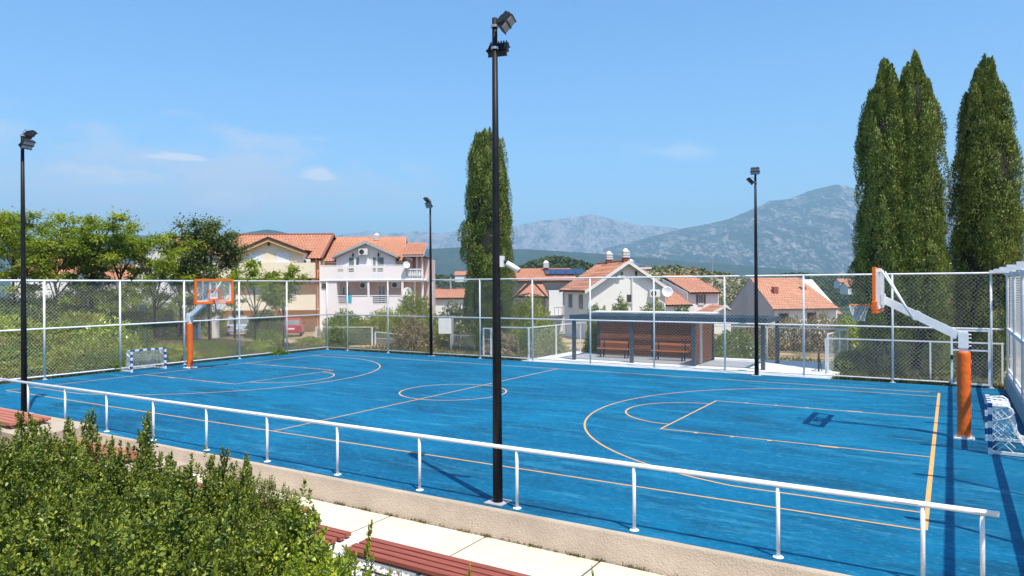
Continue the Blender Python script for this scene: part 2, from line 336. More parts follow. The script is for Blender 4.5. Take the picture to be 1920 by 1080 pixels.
def np_mesh(name, V, F, material, parent=None, smooth=False):
    """V (n,3) array, F (m,k) array of equal-sized faces"""
    me = bpy.data.meshes.new(name); n, (m, k) = len(V), F.shape
    me.vertices.add(n); me.vertices.foreach_set('co', np.asarray(V, dtype=np.float32).ravel())
    me.loops.add(m*k); me.loops.foreach_set('vertex_index', F.astype(np.int32).ravel())
    me.polygons.add(m); me.polygons.foreach_set('loop_start', np.arange(0, m*k, k, dtype=np.int32)); me.polygons.foreach_set('loop_total', np.full(m, k, dtype=np.int32))
    if smooth: me.polygons.foreach_set('use_smooth', np.ones(m, dtype=bool))
    me.update(calc_edges=True); me.validate()
    me.materials.append(M_[material] if isinstance(material, str) else material)
    o = bpy.data.objects.new(name, me); C.objects.link(o)
    if parent is not None: o.parent = parent
    return o
def nrm(a): return a/np.maximum(np.linalg.norm(a, axis=1, keepdims=True), 1e-9)
def leaves(P, Dr, Nn, length, width, fold=0.25, shape='leaf'):
    """leaf faces at P, pointing along Dr, facing Nn. returns V,F"""
    n = len(P); Dr = nrm(Dr); S = nrm(np.cross(Dr, Nn)); Nn = np.cross(S, Dr)
    l = np.broadcast_to(np.asarray(length, float), (n,))[:, None]; wd = np.broadcast_to(np.asarray(width, float), (n,))[:, None]
    if shape == 'leaf':
        prof = [(0, 0), (0.32, 0.5), (0.72, 0.42), (1, 0), (0.72, -0.42), (0.32, -0.5)]
        V = np.stack([P + Dr*l*a + S*wd*b + Nn*wd*(abs(b)*fold - 0.25*a*a) for a, b in prof], 1)
        F = np.array([[0, 1, 2, 3], [3, 4, 5, 0]])
    else:
        prof = [(0, 0), (0.5, 0.5), (1, 0), (0.5, -0.5)]
        V = np.stack([P + Dr*l*a + S*wd*b + Nn*wd*(abs(b)*fold - 0.2*a*a) for a, b in prof], 1)
        F = np.array([[0, 1, 2, 3]])
    k = len(prof)
    FF = (F[None] + (np.arange(n)*k)[:, None, None]).reshape(-1, 4)
    return V.reshape(-1, 3), FF
def rand_dirs(n, r=rng):
    a = r.normal(size=(n, 3)); return nrm(a)

# ------------------------------------------------------------------ ground, one sheet to the horizon
def sst(a, b, x): 
    t = np.clip((x-a)/(b-a), 0, 1); return t*t*(3-2*t)
def gz(x, y):
    x = np.asarray(x, float); y = np.asarray(y, float)
    dback = np.maximum(y-17.2, 0)
    z = -0.08 - 0.030*np.minimum(dback, 60) - 0.03*np.clip(dback-60, 0, 200) - 0.012*np.clip(dback-260, 0, 3000)
    left = np.maximum(-2.3-x, 0)
    bank = 1.55*sst(0.3, 13, left)*(1-sst(6, 17, y))*(1-sst(22, 45, left))
    z = z + bank - 0.02*np.clip(left-25, 0, 3000)
    z = z + 0.06*np.sin(x*0.9+1)*np.sin(y*0.8)*sst(0.5, 4, np.maximum(left, dback))
    right = np.maximum(x-30.2, 0); z = z + 0.35*sst(0.2, 1.0, right)*(y < 17.2) - 0.01*np.clip(right-30, 0, 3000)
    inside = (x > -2.25) & (x < 30.05) & (y > -4.55) & (y < 17.12)
    z = np.where(inside, -0.75, z)
    fr = (y <= -4.55)
    slope = -0.32 + 0.75*sst(4.6, 9.2, -y) + 1.35*sst(9.6, 10.2, -y)
    lift = 0.55*(1-sst(11, 19, x))
    z = np.where(fr & (x > -2.25) & (x < 60), slope+lift*(1-sst(8, 10, -y)), z)
    return z
def build_ground():
    def axis(lo, hi, step, lim, extra):
        a = list(np.arange(lo, hi+1e-6, step)); g = step; q = hi
        while q < lim: g *= 1.22; q += g; a.append(q)
        g = step; q = lo
        while q > -lim: g *= 1.22; q -= g; a.insert(0, q)
        a = sorted(set([round(i, 4) for i in a+extra])); return np.array(a)
    xs = axis(-40, 70, 0.8, 11500, [-2.26, -2.24, 30.04, 30.06, 30.2]); ys = axis(-14, 90, 0.8, 11500, [-4.56, -4.54, 17.11, 17.13])
    X, Y = np.meshgrid(xs, ys); Z = gz(X, Y)
    V = np.stack([X, Y, Z], -1).reshape(-1, 3); nx, ny = len(xs), len(ys)
    i = (np.arange(ny-1)[:, None]*nx+np.arange(nx-1)[None]).ravel()
    F = np.stack([i, i+1, i+nx+1, i+nx], 1)
    m, N, L, b = new_mat('dry_ground'); b.inputs['Roughness'].default_value = 1.0; b.inputs['Specular IOR Level'].default_value = 0.1
    tc = N.new('ShaderNodeTexCoord')
    def nse(s, d):
        n = N.new('ShaderNodeTexNoise'); n.inputs['Scale'].default_value = s; n.inputs['Detail'].default_value = d; L.new(tc.outputs['Object'], n.inputs['Vector']); return n.outputs['Fac']
    def ramp(f, stops):
        r = N.new('ShaderNodeValToRGB'); L.new(f, r.inputs[0]); e = r.color_ramp.elements
        e[0].position, e[0].color = stops[0][0], (*stops[0][1], 1); e[1].position, e[1].color = stops[-1][0], (*stops[-1][1], 1)
        for p, c in stops[1:-1]: q = e.new(p); q.color = (*c, 1)
        return r.outputs[0]
    near = ramp(nse(0.55, 8), [(0.30, (0.07, 0.075, 0.03)), (0.45, (0.20, 0.15, 0.075)), (0.58, (0.42, 0.29, 0.16)), (0.75, (0.50, 0.36, 0.22))])
    far = ramp(nse(0.012, 9), [(0.35, (0.03, 0.05, 0.025)), (0.55, (0.05, 0.07, 0.03)), (0.7, (0.14, 0.12, 0.07))])
    ln = N.new('ShaderNodeVectorMath'); ln.operation = 'DISTANCE'; ln.inputs[1].default_value = (14, 10, 0); L.new(tc.outputs['Object'], ln.inputs[0])
    mr = N.new('ShaderNodeMapRange'); mr.inputs[1].default_value = 70; mr.inputs[2].default_value = 130; L.new(ln.outputs['Value'], mr.inputs[0])
    mx = N.new('ShaderNodeMixRGB'); L.new(mr.outputs[0], mx.inputs[0]); L.new(near, mx.inputs[1]); L.new(far, mx.inputs[2]); L.new(mx.outputs[0], b.inputs['Base Color'])
    bp = N.new('ShaderNodeBump'); bp.inputs['Strength'].default_value = 0.7; bp.inputs['Distance'].default_value = 0.08; L.new(nse(9, 6), bp.inputs['Height']); L.new(bp.outputs[0], b.inputs['Normal'])
    tag(np_mesh('ground', V, F, m), kind='structure')
build_ground()

# ------------------------------------------------------------------ the court and the ground in front of it
def build_court():
    b = MB(); b.b2(-2.12, 29.86, -2.28, 17.02, -0.30, 0.0); tag(b.build('court', 'court'), kind='structure')
    Z = 0.004; W = 0.05; L, Wd = 28.0, 15.0
    b = MB()
    def strip(p0, p1, w=W):
        p0, p1 = Vector((*p0, 0)), Vector((*p1, 0)); d = (p1-p0).normalized(); n = Vector((-d.y, d.x, 0))*w/2
        b.add([p0-n+Vector((0, 0, Z)), p1-n+Vector((0, 0, Z)), p1+n+Vector((0, 0, Z)), p0+n+Vector((0, 0, Z))], [(0, 1, 2, 3)])
    def arc(cx, cy, r, a0, a1, w=W, n=64):
        vs = []; 
        for i in range(n+1):
            a = a0+(a1-a0)*i/n
            for q in (r-w/2, r+w/2): vs.append((cx+q*math.cos(a), cy+q*math.sin(a), Z))
        b.add(vs, [(2*i, 2*i+2, 2*i+3, 2*i+1) for i in range(n)])
    c = Wd/2; k = 2.45; h = W/2
    strip((0, 0), (L, 0)); strip((0, Wd), (L, Wd)); strip((0, h), (0, Wd-h)); strip((L, h), (L, Wd-h), 0.075)
    strip((L/2, h), (L/2, c-1.8-h)); strip((L/2, c-1.8+h), (L/2, c+1.8-h)); strip((L/2, c+1.8+h), (L/2, Wd-h)); arc(L/2, c, 1.8, 0, 2*math.pi, n=96)
    for sx, x0 in ((1, 0), (-1, L)):
        e = h if sx == 1 else 0.04
        fx = x0+sx*5.8
        strip((x0+sx*e, c-k), (fx+sx*h, c-k)); strip((x0+sx*e, c+k), (fx+sx*h, c+k)); strip((fx, c-k+h), (fx, c+k-h))
        a = math.pi/2
        A0, A1 = (-a+0.014, a-0.014) if sx == 1 else (a+0.014, 3*a-0.014)
        arc(fx, c, 1.8, A0, A1)
        bx = x0+sx*1.575; dy = Wd/2-0.9; th = math.asin(dy/6.75); dx = 6.75*math.cos(th)
        A0, A1 = (-th, th) if sx == 1 else (math.pi-th, math.pi+th)
        arc(bx, c, 6.75, A0, A1, n=110)
        for s in (-1, 1):
            strip((x0+sx*e, c+s*dy), (bx+sx*dx, c+s*dy))
            for q, ln in ((1.95, 0.40), (3.2, .10), (4.05, .10), (4.9, .10)):    # lane place marks
                y = c+s*(k+h+0.03); strip((x0+sx*(q-ln/2), y), (x0+sx*(q+ln/2), y), 0.06)
    tag(b.build('court_lines', 'line', recalc=False), kind='structure')
    # stucco kerb wall along the near side
    b = MB(); n = 140
    # slightly uneven top edge and foot
    vs = []; xs = np.linspace(-2.3, 31, n)
    for i, x in enumerate(xs):
        j = lambda s: mn.noise(Vector((x*2.3, s, 0)))*0.012
        vs += [(x, -2.285, 0.004+j(3)*0.4), (x, -2.34+j(0), 0.004+j(1)*0.5), (x, -2.370+j(5), -0.03), (x, -2.385+j(2)*1.5, -0.27+j(7)*2.5), (x, -2.425+j(4)*2, -0.30+j(7)*2.5), (x, -2.435+j(4)*2.5, -0.6)]
    fs = [(6*i+k, 6*i+6+k, 6*i+7+k, 6*i+1+k) for i in range(n-1) for k in range(5)]
    b.add(vs, fs); o = b.build('retaining_wall', 'stucco', smooth=True, recalc=False); tag(o, 'rough tan stucco kerb wall along the near edge of the blue court', 'wall')
    # pavement of 2 m slabs with open joints
    b = MB(); g = MB(); 
    b2 = MB(); b2.b2(-2.3, 34, -4.05, -2.30, -0.55, -0.432); tag(b2.build('pavement_joints', 'gap'), kind='structure')
    for i in range(-1, 17):
        x0 = 2.0*i; b.bevbox((x0+1.0+random.uniform(-.006, .006), -3.232, -0.48+random.uniform(-.004, .004)), (1.962, 1.55, 0.12), 0.009)
    tag(b.build('pavement', 'paving'), kind='structure')
build_court()

# ------------------------------------------------------------------ stepped seating with slatted decks
def slat_deck(x0, x1, y, z, n, sm, label, width=0.135, gap=0.030, group='slatted seats on the concrete steps'):
    r = empty('slatted_bench', (x0, y, z), 0, label, 'bench', group)
    L = x1-x0
    for i in range(n):
        b = MB(); b.bevbox((L/2, -width/2-i*(width+gap), -0.03), (L+random.uniform(-.03, .03), width, 0.06), 0.006); b.build('slat', sm, r)
    q = max(2, int(L/1.2)+1)
    for i in range(q):
        b = MB(); b.b2(0.15+(L-0.3)*i/(q-1)-0.03, 0.15+(L-0.3)*i/(q-1)+0.03, -n*(width+gap)+gap, 0, -0.10, -0.0605); b.build('support_bracket', 'blackplastic', r)
    return r
def step(x0, x1, y0, y1, z0, z1, m, label):
    b = MB(); b.bevbox(((x0+x1)/2, (y0+y1)/2, (z0+z1)/2), (x1-x0, y1-y0, z1-z0), 0.015); o = b.build('concrete_step', m); tag(o, label, 'step', 'concrete steps under the slatted seats'); return o
step(4.0, 12.75, -5.0, -3.62, -0.6, 0.66, 'stucco', 'tall tan concrete block under the leftmost slatted seat')
step(12.755, 16.2, -4.75, -3.75, -0.6, 0.30, 'stucco', 'tan concrete block partly hidden by the hedge below the short middle seat')
step(16.205, 19.75, -4.7, -4.03, -0.6, -0.02, 'concrete', 'pale concrete block behind the small upright box bushes')
step(19.755, 20.75, -4.55, -4.005, -0.6, -0.215, 'concrete', 'low pale concrete kerb under the short slatted seat')
step(20.755, 27.5, -4.55, -4.005, -0.6, -0.216, 'concrete', 'low pale concrete kerb under the long slatted seat at the bottom edge')
slat_deck(4.2, 11.75, -4.05, 0.80, 5, 'slatpale', 'faded red slatted seat at the left edge, highest of all seats')
slat_deck(12.9, 15.3, -4.03, 0.44, 4, 'slatpale', 'faded red slatted seat peeking over the hedge beside the tan wall')
slat_deck(16.6, 19.72, -4.02, 0.10, 4, 'slat', 'red slatted seat ending just behind the upright box bushes')
slat_deck(19.80, 20.62, -4.02, -0.125, 4, 'slat', width=0.108, gap=0.036, label= 'short red slatted seat end between the box bushes and the paving gap')
slat_deck(21.0, 27.3, -4.02, -0.125, 4, 'slat', width=0.108, gap=0.036, label= 'long dark red slatted seat running out of the bottom edge')

# pebble bed with drip hoses between seats and hedge
def build_bed():
    b = MB(); b.b2(18.5, 28, -6.3, -4.56, -0.5, -0.26); tag(b.build('planting_bed', 'soil'), kind='structure')
    n = 2600; P = np.stack([rng.uniform(18.6, 26.5, n), -4.6-np.abs(rng.normal(0, 0.55, n)), np.full(n, -0.245)], 1)
    P[:, 1] = np.clip(P[:, 1], -6.2, -4.6)
    base = np.array([[1, 0, 0], [-1, 0, 0], [0, 1, 0], [0, -1, 0], [0, 0, 1], [0, 0, -1]], float)
    F0 = np.array([[0, 2, 4], [2, 1, 4], [1, 3, 4], [3, 0, 4], [2, 0, 5], [1, 2, 5], [3, 1, 5], [0, 3, 5]])
    S = rng.uniform(0.018, 0.045, (n, 1, 1))*rng.uniform(0.6, 1.2, (n, 1, 3)); a = rng.uniform(0, 6.28, n)
    V = base[None]*S; ca, sa = np.cos(a)[:, None], np.sin(a)[:, None]
    V = np.stack([V[..., 0]*ca-V[..., 1]*sa, V[..., 0]*sa+V[..., 1]*ca, V[..., 2]], -1)+P[:, None]
    F = (F0[None]+6*np.arange(n)[:, None, None]).reshape(-1, 3)
    o = np_mesh('pebbles', V.reshape(-1, 3), F, 'pebble', smooth=True); o['kind'] = 'stuff'; o['label'] = 'white pebbles between the hedge and the long seat'; o['category'] = 'pebbles'
    for k, (y, lab) in enumerate(((-4.78, 'black drip hose on white pebbles, nearer the slatted seat'), (-5.15, 'black drip hose on white pebbles, nearer the hedge'))):
        b = MB(); b.tube([(x, y+0.05*math.sin(x*1.7+k), -0.225+0.012*math.sin(3*x)) for x in np.linspace(18.7, 27, 50)], 0.011, 6)
        tag(b.build('drip_hose', 'hose', smooth=True), lab, 'hose')
build_bed()

# ------------------------------------------------------------------ handrail
def build_handrail():
    r = empty('handrail', (18, -2.13, 0), 0, 'long white tubular handrail standing along the near edge of the court', 'railing')
    o = Vector((18, -2.13, 0))
    b = MB(); b.tube([Vector((-1.6, -2.13, 0.955))-o, Vector((28.79, -2.13, 0.955))-o], 0.034, 14); b.build('top_rail', 'white', r, smooth=True)
    xs = [0.4+2*i for i in range(14)] + [28.04, 28.63]
    for x in xs:
        p = Vector((x, -2.13, 0))-o
        b = MB(); pts = [p+Vector((0, 0, z)) for z in (0, 0.45, 0.93)]
        b.tube(pts, 0.026, 12); q = b.build('post', 'white', r, smooth=True)
        b = MB(); b.lathe([(0.068, 0.0), (0.070, 0.006), (0.062, 0.014), (0.028, 0.018)], 20, p+Vector((0, 0, 0.002))); b.build('foot_plate', 'white', q)
build_handrail()

# ------------------------------------------------------------------ fences
def mesh_panel(axis, a0, a1, z0, z1, fixed, sp=0.100, r=0.0024, s3=3):
    """chain link: two families of diagonal wires, clipped to the panel"""
    b = MB(); w_, h_ = a1-a0, z1-z0; st = sp*math.sqrt(2)
    def P(a, z, off): return Vector((a, fixed+off, z)) if axis == 'x' else Vector((fixed+off, a, z))
    t = -h_
    while t < w_:
        lo = max(0, -t); hi = min(h_, w_-t)
        if hi-lo > 0.02:
            b.tube([P(a0+t+lo, z0+lo, r), P(a0+t+hi, z0+hi, r)], r, s3, cap=False)
            b.tube([P(a1-t-lo, z0+lo, -r), P(a1-t-hi, z0+hi, -r)], r, s3, cap=False)
        t += st
    return b
def build_fences():
    H = 3.9
    # far side
    o = Vector((13.9, 17.1, 0)); T = Matrix.Translation(-o)
    r = empty('chain_link_fence', o, 0, 'white chain link fence along the far side of the court', 'fence', 'tall fences round the court')
    for i in range(11):
        x = -0.45+3*i
        if x > 28: x = 29.5
        b = MB(); b.tube([(x, 17.1, -0.02), (x, 17.1, H-0.02)], 0.036, 10); q = b.xform(T).build('post', 'galv', r, smooth=True)
        b = MB(); b.b2(x-0.08, x+0.08, 17.02, 17.18, -0.02, 0.012); b.xform(T).build('foot_plate', 'galv', q)
    for z, rr in ((0.12, 0.026), (2.0, 0.030), (H, 0.032)):
        b = MB()
        if z < 0.5: b.tube([(-2.05, 17.12, z), (28.3, 17.12, z)], rr, 8)
        else: b.tube([(-2.05, 17.1, z), (29.85, 17.1, z)], rr, 8)
        b.xform(T).build('rail', 'galv', r, smooth=True)
    b = mesh_panel('x', -2.0, 28.3, 0.1, H-0.03, 17.06); m2 = mesh_panel('x', 28.3, 29.85, 2.05, H-0.03, 17.06); b.add(m2.v, m2.f)
    m3 = mesh_panel('x', 29.52, 29.85, 0.1, 1.98, 17.06); b.add(m3.v, m3.f)
    b.xform(T).build('chain_link_mesh', 'wire', r, recalc=False)
    # gate
    o = Vector((28.33, 17.1, 0)); T = Matrix.Translation(-o)
    g = empty('fence_gate', o, 0, 'white framed chain link gate at the far right corner of the court', 'gate')
    b = MB(); b.bar((28.36, 17.1, 0.06), (28.36, 17.1, 2.0), 0.07, 0.07); b.bar((29.44, 17.1, 0.06), (29.44, 17.1, 2.0), 0.07, 0.07)
    b.bar((28.395, 17.1, 0.10), (29.405, 17.1, 0.10), 0.06, 0.06); b.bar((28.395, 17.1, 1.93), (29.405, 17.1, 1.93), 0.06, 0.06); b.bar((28.395, 17.1, 1.25), (29.405, 17.1, 1.25), 0.045, 0.045)
    b.xform(T).build('gate_frame', 'white', g)
    b = mesh_panel('x', 28.40, 29.40, 0.13, 1.90, 17.12); b.xform(T).build('chain_link_mesh', 'wire', g, recalc=False)
    b = MB(); b.b2(28.32, 28.40, 17.03, 17.06, 0.92, 1.08); b.tube([(28.36, 17.04, 1.03), (28.36, 16.97, 1.03), (28.48, 16.97, 1.03)], 0.012, 6); b.xform(T).build('latch', 'blackplastic', g)
    # left side
    o = Vector((-2.05, 7, 0)); T = Matrix.Translation(-o)
    r = empty('chain_link_fence', o, 0, 'white chain link fence in front of the green bank on the left', 'fence', 'tall fences round the court')
    for y in (-3.8, -0.8, 2.2, 5.2, 8.2, 11.2, 14.2, 17.1):
        b = MB(); b.tube([(-2.05, y, -0.02), (-2.05, y, H-0.02)], 0.040, 10); q = b.xform(T).build('post', 'galv', r, smooth=True)
        b = MB(); b.b2(-2.13, -1.97, y-0.08, y+0.08, -0.02, 0.012); b.xform(T).build('foot_plate', 'galv', q)
        if -1 < y < 16:
            b = MB(); b.tube([(-2.05, y+0.5, H-0.03), (-2.05, y+0.5, H+0.05)], 0.045, 8); b.xform(T).build('clamp', 'blackplastic', q)
    for z, rr in ((0.13, 0.030), (2.0, 0.036), (H, 0.038)):
        b = MB(); b.tube([(-2.05, -6, z), (-2.05, 17.06, z)], rr, 8); b.xform(T).build('rail', 'galv', r, smooth=True)
    b = mesh_panel('y', -6, 17.0, 0.1, H-0.03, -2.10); b.xform(T).build('chain_link_mesh', 'wire', r, recalc=False)
    # right side on its low wall
    o = Vector((29.95, 8, 0)); 
    b = MB(); b.bevbox((29.99, 7.0, 0.20), (0.22, 20.1, 0.64), 0.008); tag(b.build('low_wall', 'greyconc'), 'low grey concrete wall carrying the right hand fence', 'wall')
    T = Matrix.Translation(-o)
    r = empty('chain_link_fence', o, 0, 'white chain link fence on the low wall at the right edge', 'fence', 'tall fences round the court')
    X = 29.95
    for i in range(8):
        y = 17.0-2.9*i
        b = MB(); b.tube([(X, y, 0.52), (X, y, H-0.16), (X-0.02, y, H-0.07), (X-0.08, y, H-0.02)], 0.042, 10); q = b.xform(T).build('post', 'galv', r, smooth=True)
        b = MB(); b.b2(X-0.50, X+0.05, y-0.05, y+0.05, H+0.0, H+0.09); b.xform(T).build('arm', 'galv', q)
    for z, rr in ((0.66, 0.025), (2.0, 0.05), (H-0.05, 0.045)):
        b = MB(); b.bar((X+0.03, 17.05, z), (X+0.03, -3.3, z), rr*2, rr*2); b.xform(T).build('rail', 'galv', r)
    b = mesh_panel('y', -3.3, 17.0, 0.6, H-0.08, X+0.06); b.xform(T).build('chain_link_mesh', 'wire', r, recalc=False)
build_fences()

# low fence round the pavilion
def low_fence(path, h, label, posts, group='low white fences behind the court', gates=()):
    o = Vector((path[0][0], path[0][1], 0)); r = empty('low_fence', o, 0, label, 'fence', group); T = Matrix.Translation(-o)
    for x, y in posts:
        b = MB(); z = float(gz(x, y)); b.bar((x, y, min(z, 0)-0.05), (x, y, h-0.02), 0.055, 0.055); b.xform(T).build('post', 'white', r)
    for (a, c) in zip(path[:-1], path[1:]):
        b = MB(); b.bar((a[0], a[1], h), (c[0], c[1], h), 0.06, 0.045); b.xform(T).build('rail', 'white', r)
        b = MB(); d = Vector((c[0]-a[0], c[1]-a[1], 0)); L = d.length
        m = mesh_panel('x', 0, L, 0.05, h-0.03, 0.0, 0.095, 0.0021); R = Matrix.Rotation(math.atan2(d.y, d.x), 4, 'Z'); m.xform(T @ Matrix.Translation((a[0], a[1], 0)) @ R).build('chain_link_mesh', 'wire', r, recalc=False)
    return r
low_fence([(9.15, 17.35), (11.1, 17.5), (11.35, 22.6), (21.0, 22.75)], 1.55, 'low white fence left of the pavilion with a small gate end', [(9.15, 17.35), (11.1, 17.5), (11.25, 20.0), (11.35, 22.6), (13.6, 22.65), (21.0, 22.75)])
low_fence([(21.05, 22.75), (24.45, 22.6), (24.15, 18.9)], 1.55, 'low white fence corner on the slab right of the pavilion', [(22.6, 22.7), (24.45, 22.6), (24.33, 21.0), (24.15, 18.9)])
low_fence([(24.2, 18.0), (29.9, 18.0)], 1.45, 'low white fence right behind the tall fence beneath the paired cypresses', [(24.2, 18.0), (27.7, 18.0), (29.85, 18.0)])
g = empty('low_gate', (8.62, 17.3, 0), 0, 'narrow white gate behind the tall fence near the mid court pole', 'gate')
b = MB(); b.bar((0, 0, -0.02), (0, 0, 1.5), 0.06, 0.06); b.bar((0.44, 0, -0.02), (0.44, 0, 1.5), 0.06, 0.06); b.bar((0.03, 0, 1.47), (0.41, 0, 1.47), 0.05, 0.05); b.bar((0.03, 0, 0.12), (0.41, 0, 0.12), 0.05, 0.05); b.build('gate_frame', 'white', g)
mesh_panel('x', 0.03, 0.41, 0.14, 1.45, 0.0).build('chain_link_mesh', 'wire', g, recalc=False)
b = MB(); b.tube([(0.08, -0.06, 0.95), (0.18, -0.06, 0.95)], 0.012, 6); b.build('handle', 'steel', g)

# ------------------------------------------------------------------ flood light poles
def floodlight(parent, z, az, tilt, size=(0.32, 0.28, 0.15)):
    """housing faces direction az (from +X, counter-clockwise), tilted down"""
    d = Vector((math.cos(az), math.sin(az), 0)); W_, H_, D_ = size
    R = Matrix.Rotation(az, 3, 'Z') @ Matrix.Rotation(tilt, 3, 'Y')    # local +X faces out
    c = Vector((0, 0, z)) + d*0.20 + Vector((0, 0, 0.05))
    b = MB()
    b.bevbox(c, (D_*0.55, W_, H_), 0.012, R); 
    for i in range(7): b.box(c+R @ Vector((-D_*0.42, -W_*0.42+i*W_*0.14, 0)), (D_*0.34, 0.012, H_*0.86), R)
    b.box(c+R @ Vector((D_*0.33, 0, H_*0.5-0.01)), (D_*0.14, W_*1.04, 0.02), R); b.box(c+R @ Vector((D_*0.33, 0, -H_*0.5+0.01)), (D_*0.14, W_*1.04, 0.02), R)
    b.box(c+R @ Vector((D_*0.33, 0, 0)), (D_*0.16, W_*1.04, 0.03), R)
    o = b.build('floodlight', 'blackplastic', parent)
    b = MB(); b.box(c+R @ Vector((D_*0.30, 0, H_*0.235)), (0.02, W_*0.94, H_*0.40), R); b.box(c+R @ Vector((D_*0.30, 0, -H_*0.235)), (0.02, W_*0.94, H_*0.40), R); b.build('lens', 'lens', o)
    b = MB(); s = R @ Vector((0, 1, 0))
    for q in (-1, 1): b.bar(c+s*q*(W_/2+0.015), Vector((0, 0, z))+d*0.09+s*q*(W_/2+0.015), 0.012, 0.045)
    b.bar(Vector((0, 0, z))+d*0.09+s*(W_/2+0.021), Vector((0, 0, z))+d*0.09-s*(W_/2+0.021), 0.045, 0.012); b.build('bracket', 'blackplastic', o)
    b = MB(); b.tube([Vector((0, 0, z-0.02)), Vector((0, 0, z+0.02))], 0.062, 12); b.bar(Vector((0, 0, z)), d*0.09+Vector((0, 0, z)), 0.03, 0.03); b.build('clamp', 'steel', o)
    b = MB(); p0 = c+R @ Vector((-D_*0.5, W_*0.2, H_*0.2)); b.tube([p0, p0*0.6+Vector((0, 0, z*0.4+0.12)), Vector((0, 0, z*0.995+0.1))], 0.007, 5); b.build('cable', 'hose', o)
def pole(x, y, label, lamps, h=8.0):
    r = empty('floodlight_pole', (x, y, 0), 0, label, 'light pole', 'floodlight poles round the court')
    b = MB(); b.tube([(0, 0, 0.01), (0, 0, 3.0), (0, 0, 5.5), (0, 0, h)], [0.083, 0.070, 0.057, 0.042], 20); b.build('shaft', 'black', r, smooth=True)
    b = MB(); b.b2(-0.17, 0.17, -0.17, 0.17, 0.003, 0.018); b.build('base_plate', 'greyconc', r)
    for z, az, t in lamps: floodlight(r, z, az, t)
    return r
PI = math.pi
pole(21.96, -2.02, 'tall black floodlight pole nearest the viewer, in front of the court', [(7.86, math.radians(20), 0.75), (7.50, math.radians(105), 0.75)])
pole(5.76, -1.95, 'black floodlight pole at the left end of the near side', [(7.97, math.radians(100), 0.75), (7.66, math.radians(12), 0.75)])
pole(21.87, 16.75, 'black floodlight pole in front of the slatted pergola on the far side', [(7.93, math.radians(-80), 0.75), (7.56, math.radians(190), 0.75)])
pole(5.68, 16.85, 'black floodlight pole on the far side before the pale pink house', [(7.95, math.radians(195), 0.75), (7.66, math.radians(-75), 0.75)])

def cctv(loc, rz, tilt, label):
    r = empty('security_camera', loc, rz, label, 'camera', 'small white cameras on the poles')
    b = MB(); b.b2(-0.005, 0.055, -0.06, 0.06, -0.09, 0.09); b.build('junction_box', 'white', r)
    b = MB(); b.tube([(0.055, 0, 0), (0.12, 0, -0.02)], 0.03, 10); b.build('arm', 'blackplastic', r)
    R = Matrix.Rotation(tilt, 4, 'Y'); b = MB(); b.tube([(0, 0, 0), (0.24, 0, 0)], 0.048, 14); b.xform(Matrix.Translation((0.10, 0, -0.03)) @ R); o = b.build('camera_body', 'white', r, smooth=True)
    b = MB(); b.tube([(0.2405, 0, 0), (0.246, 0, 0)], 0.038, 12); b.xform(Matrix.Translation((0.10, 0, -0.03)) @ R); b.build('lens', 'dark', o)
cctv((22.03, -1.99, 3.98), math.radians(20), 0.55, 'white security camera on the tall near pole')
cctv((5.55, 16.85, 3.95), math.radians(200), 0.35, 'small white security camera on the far pole before the pink house')

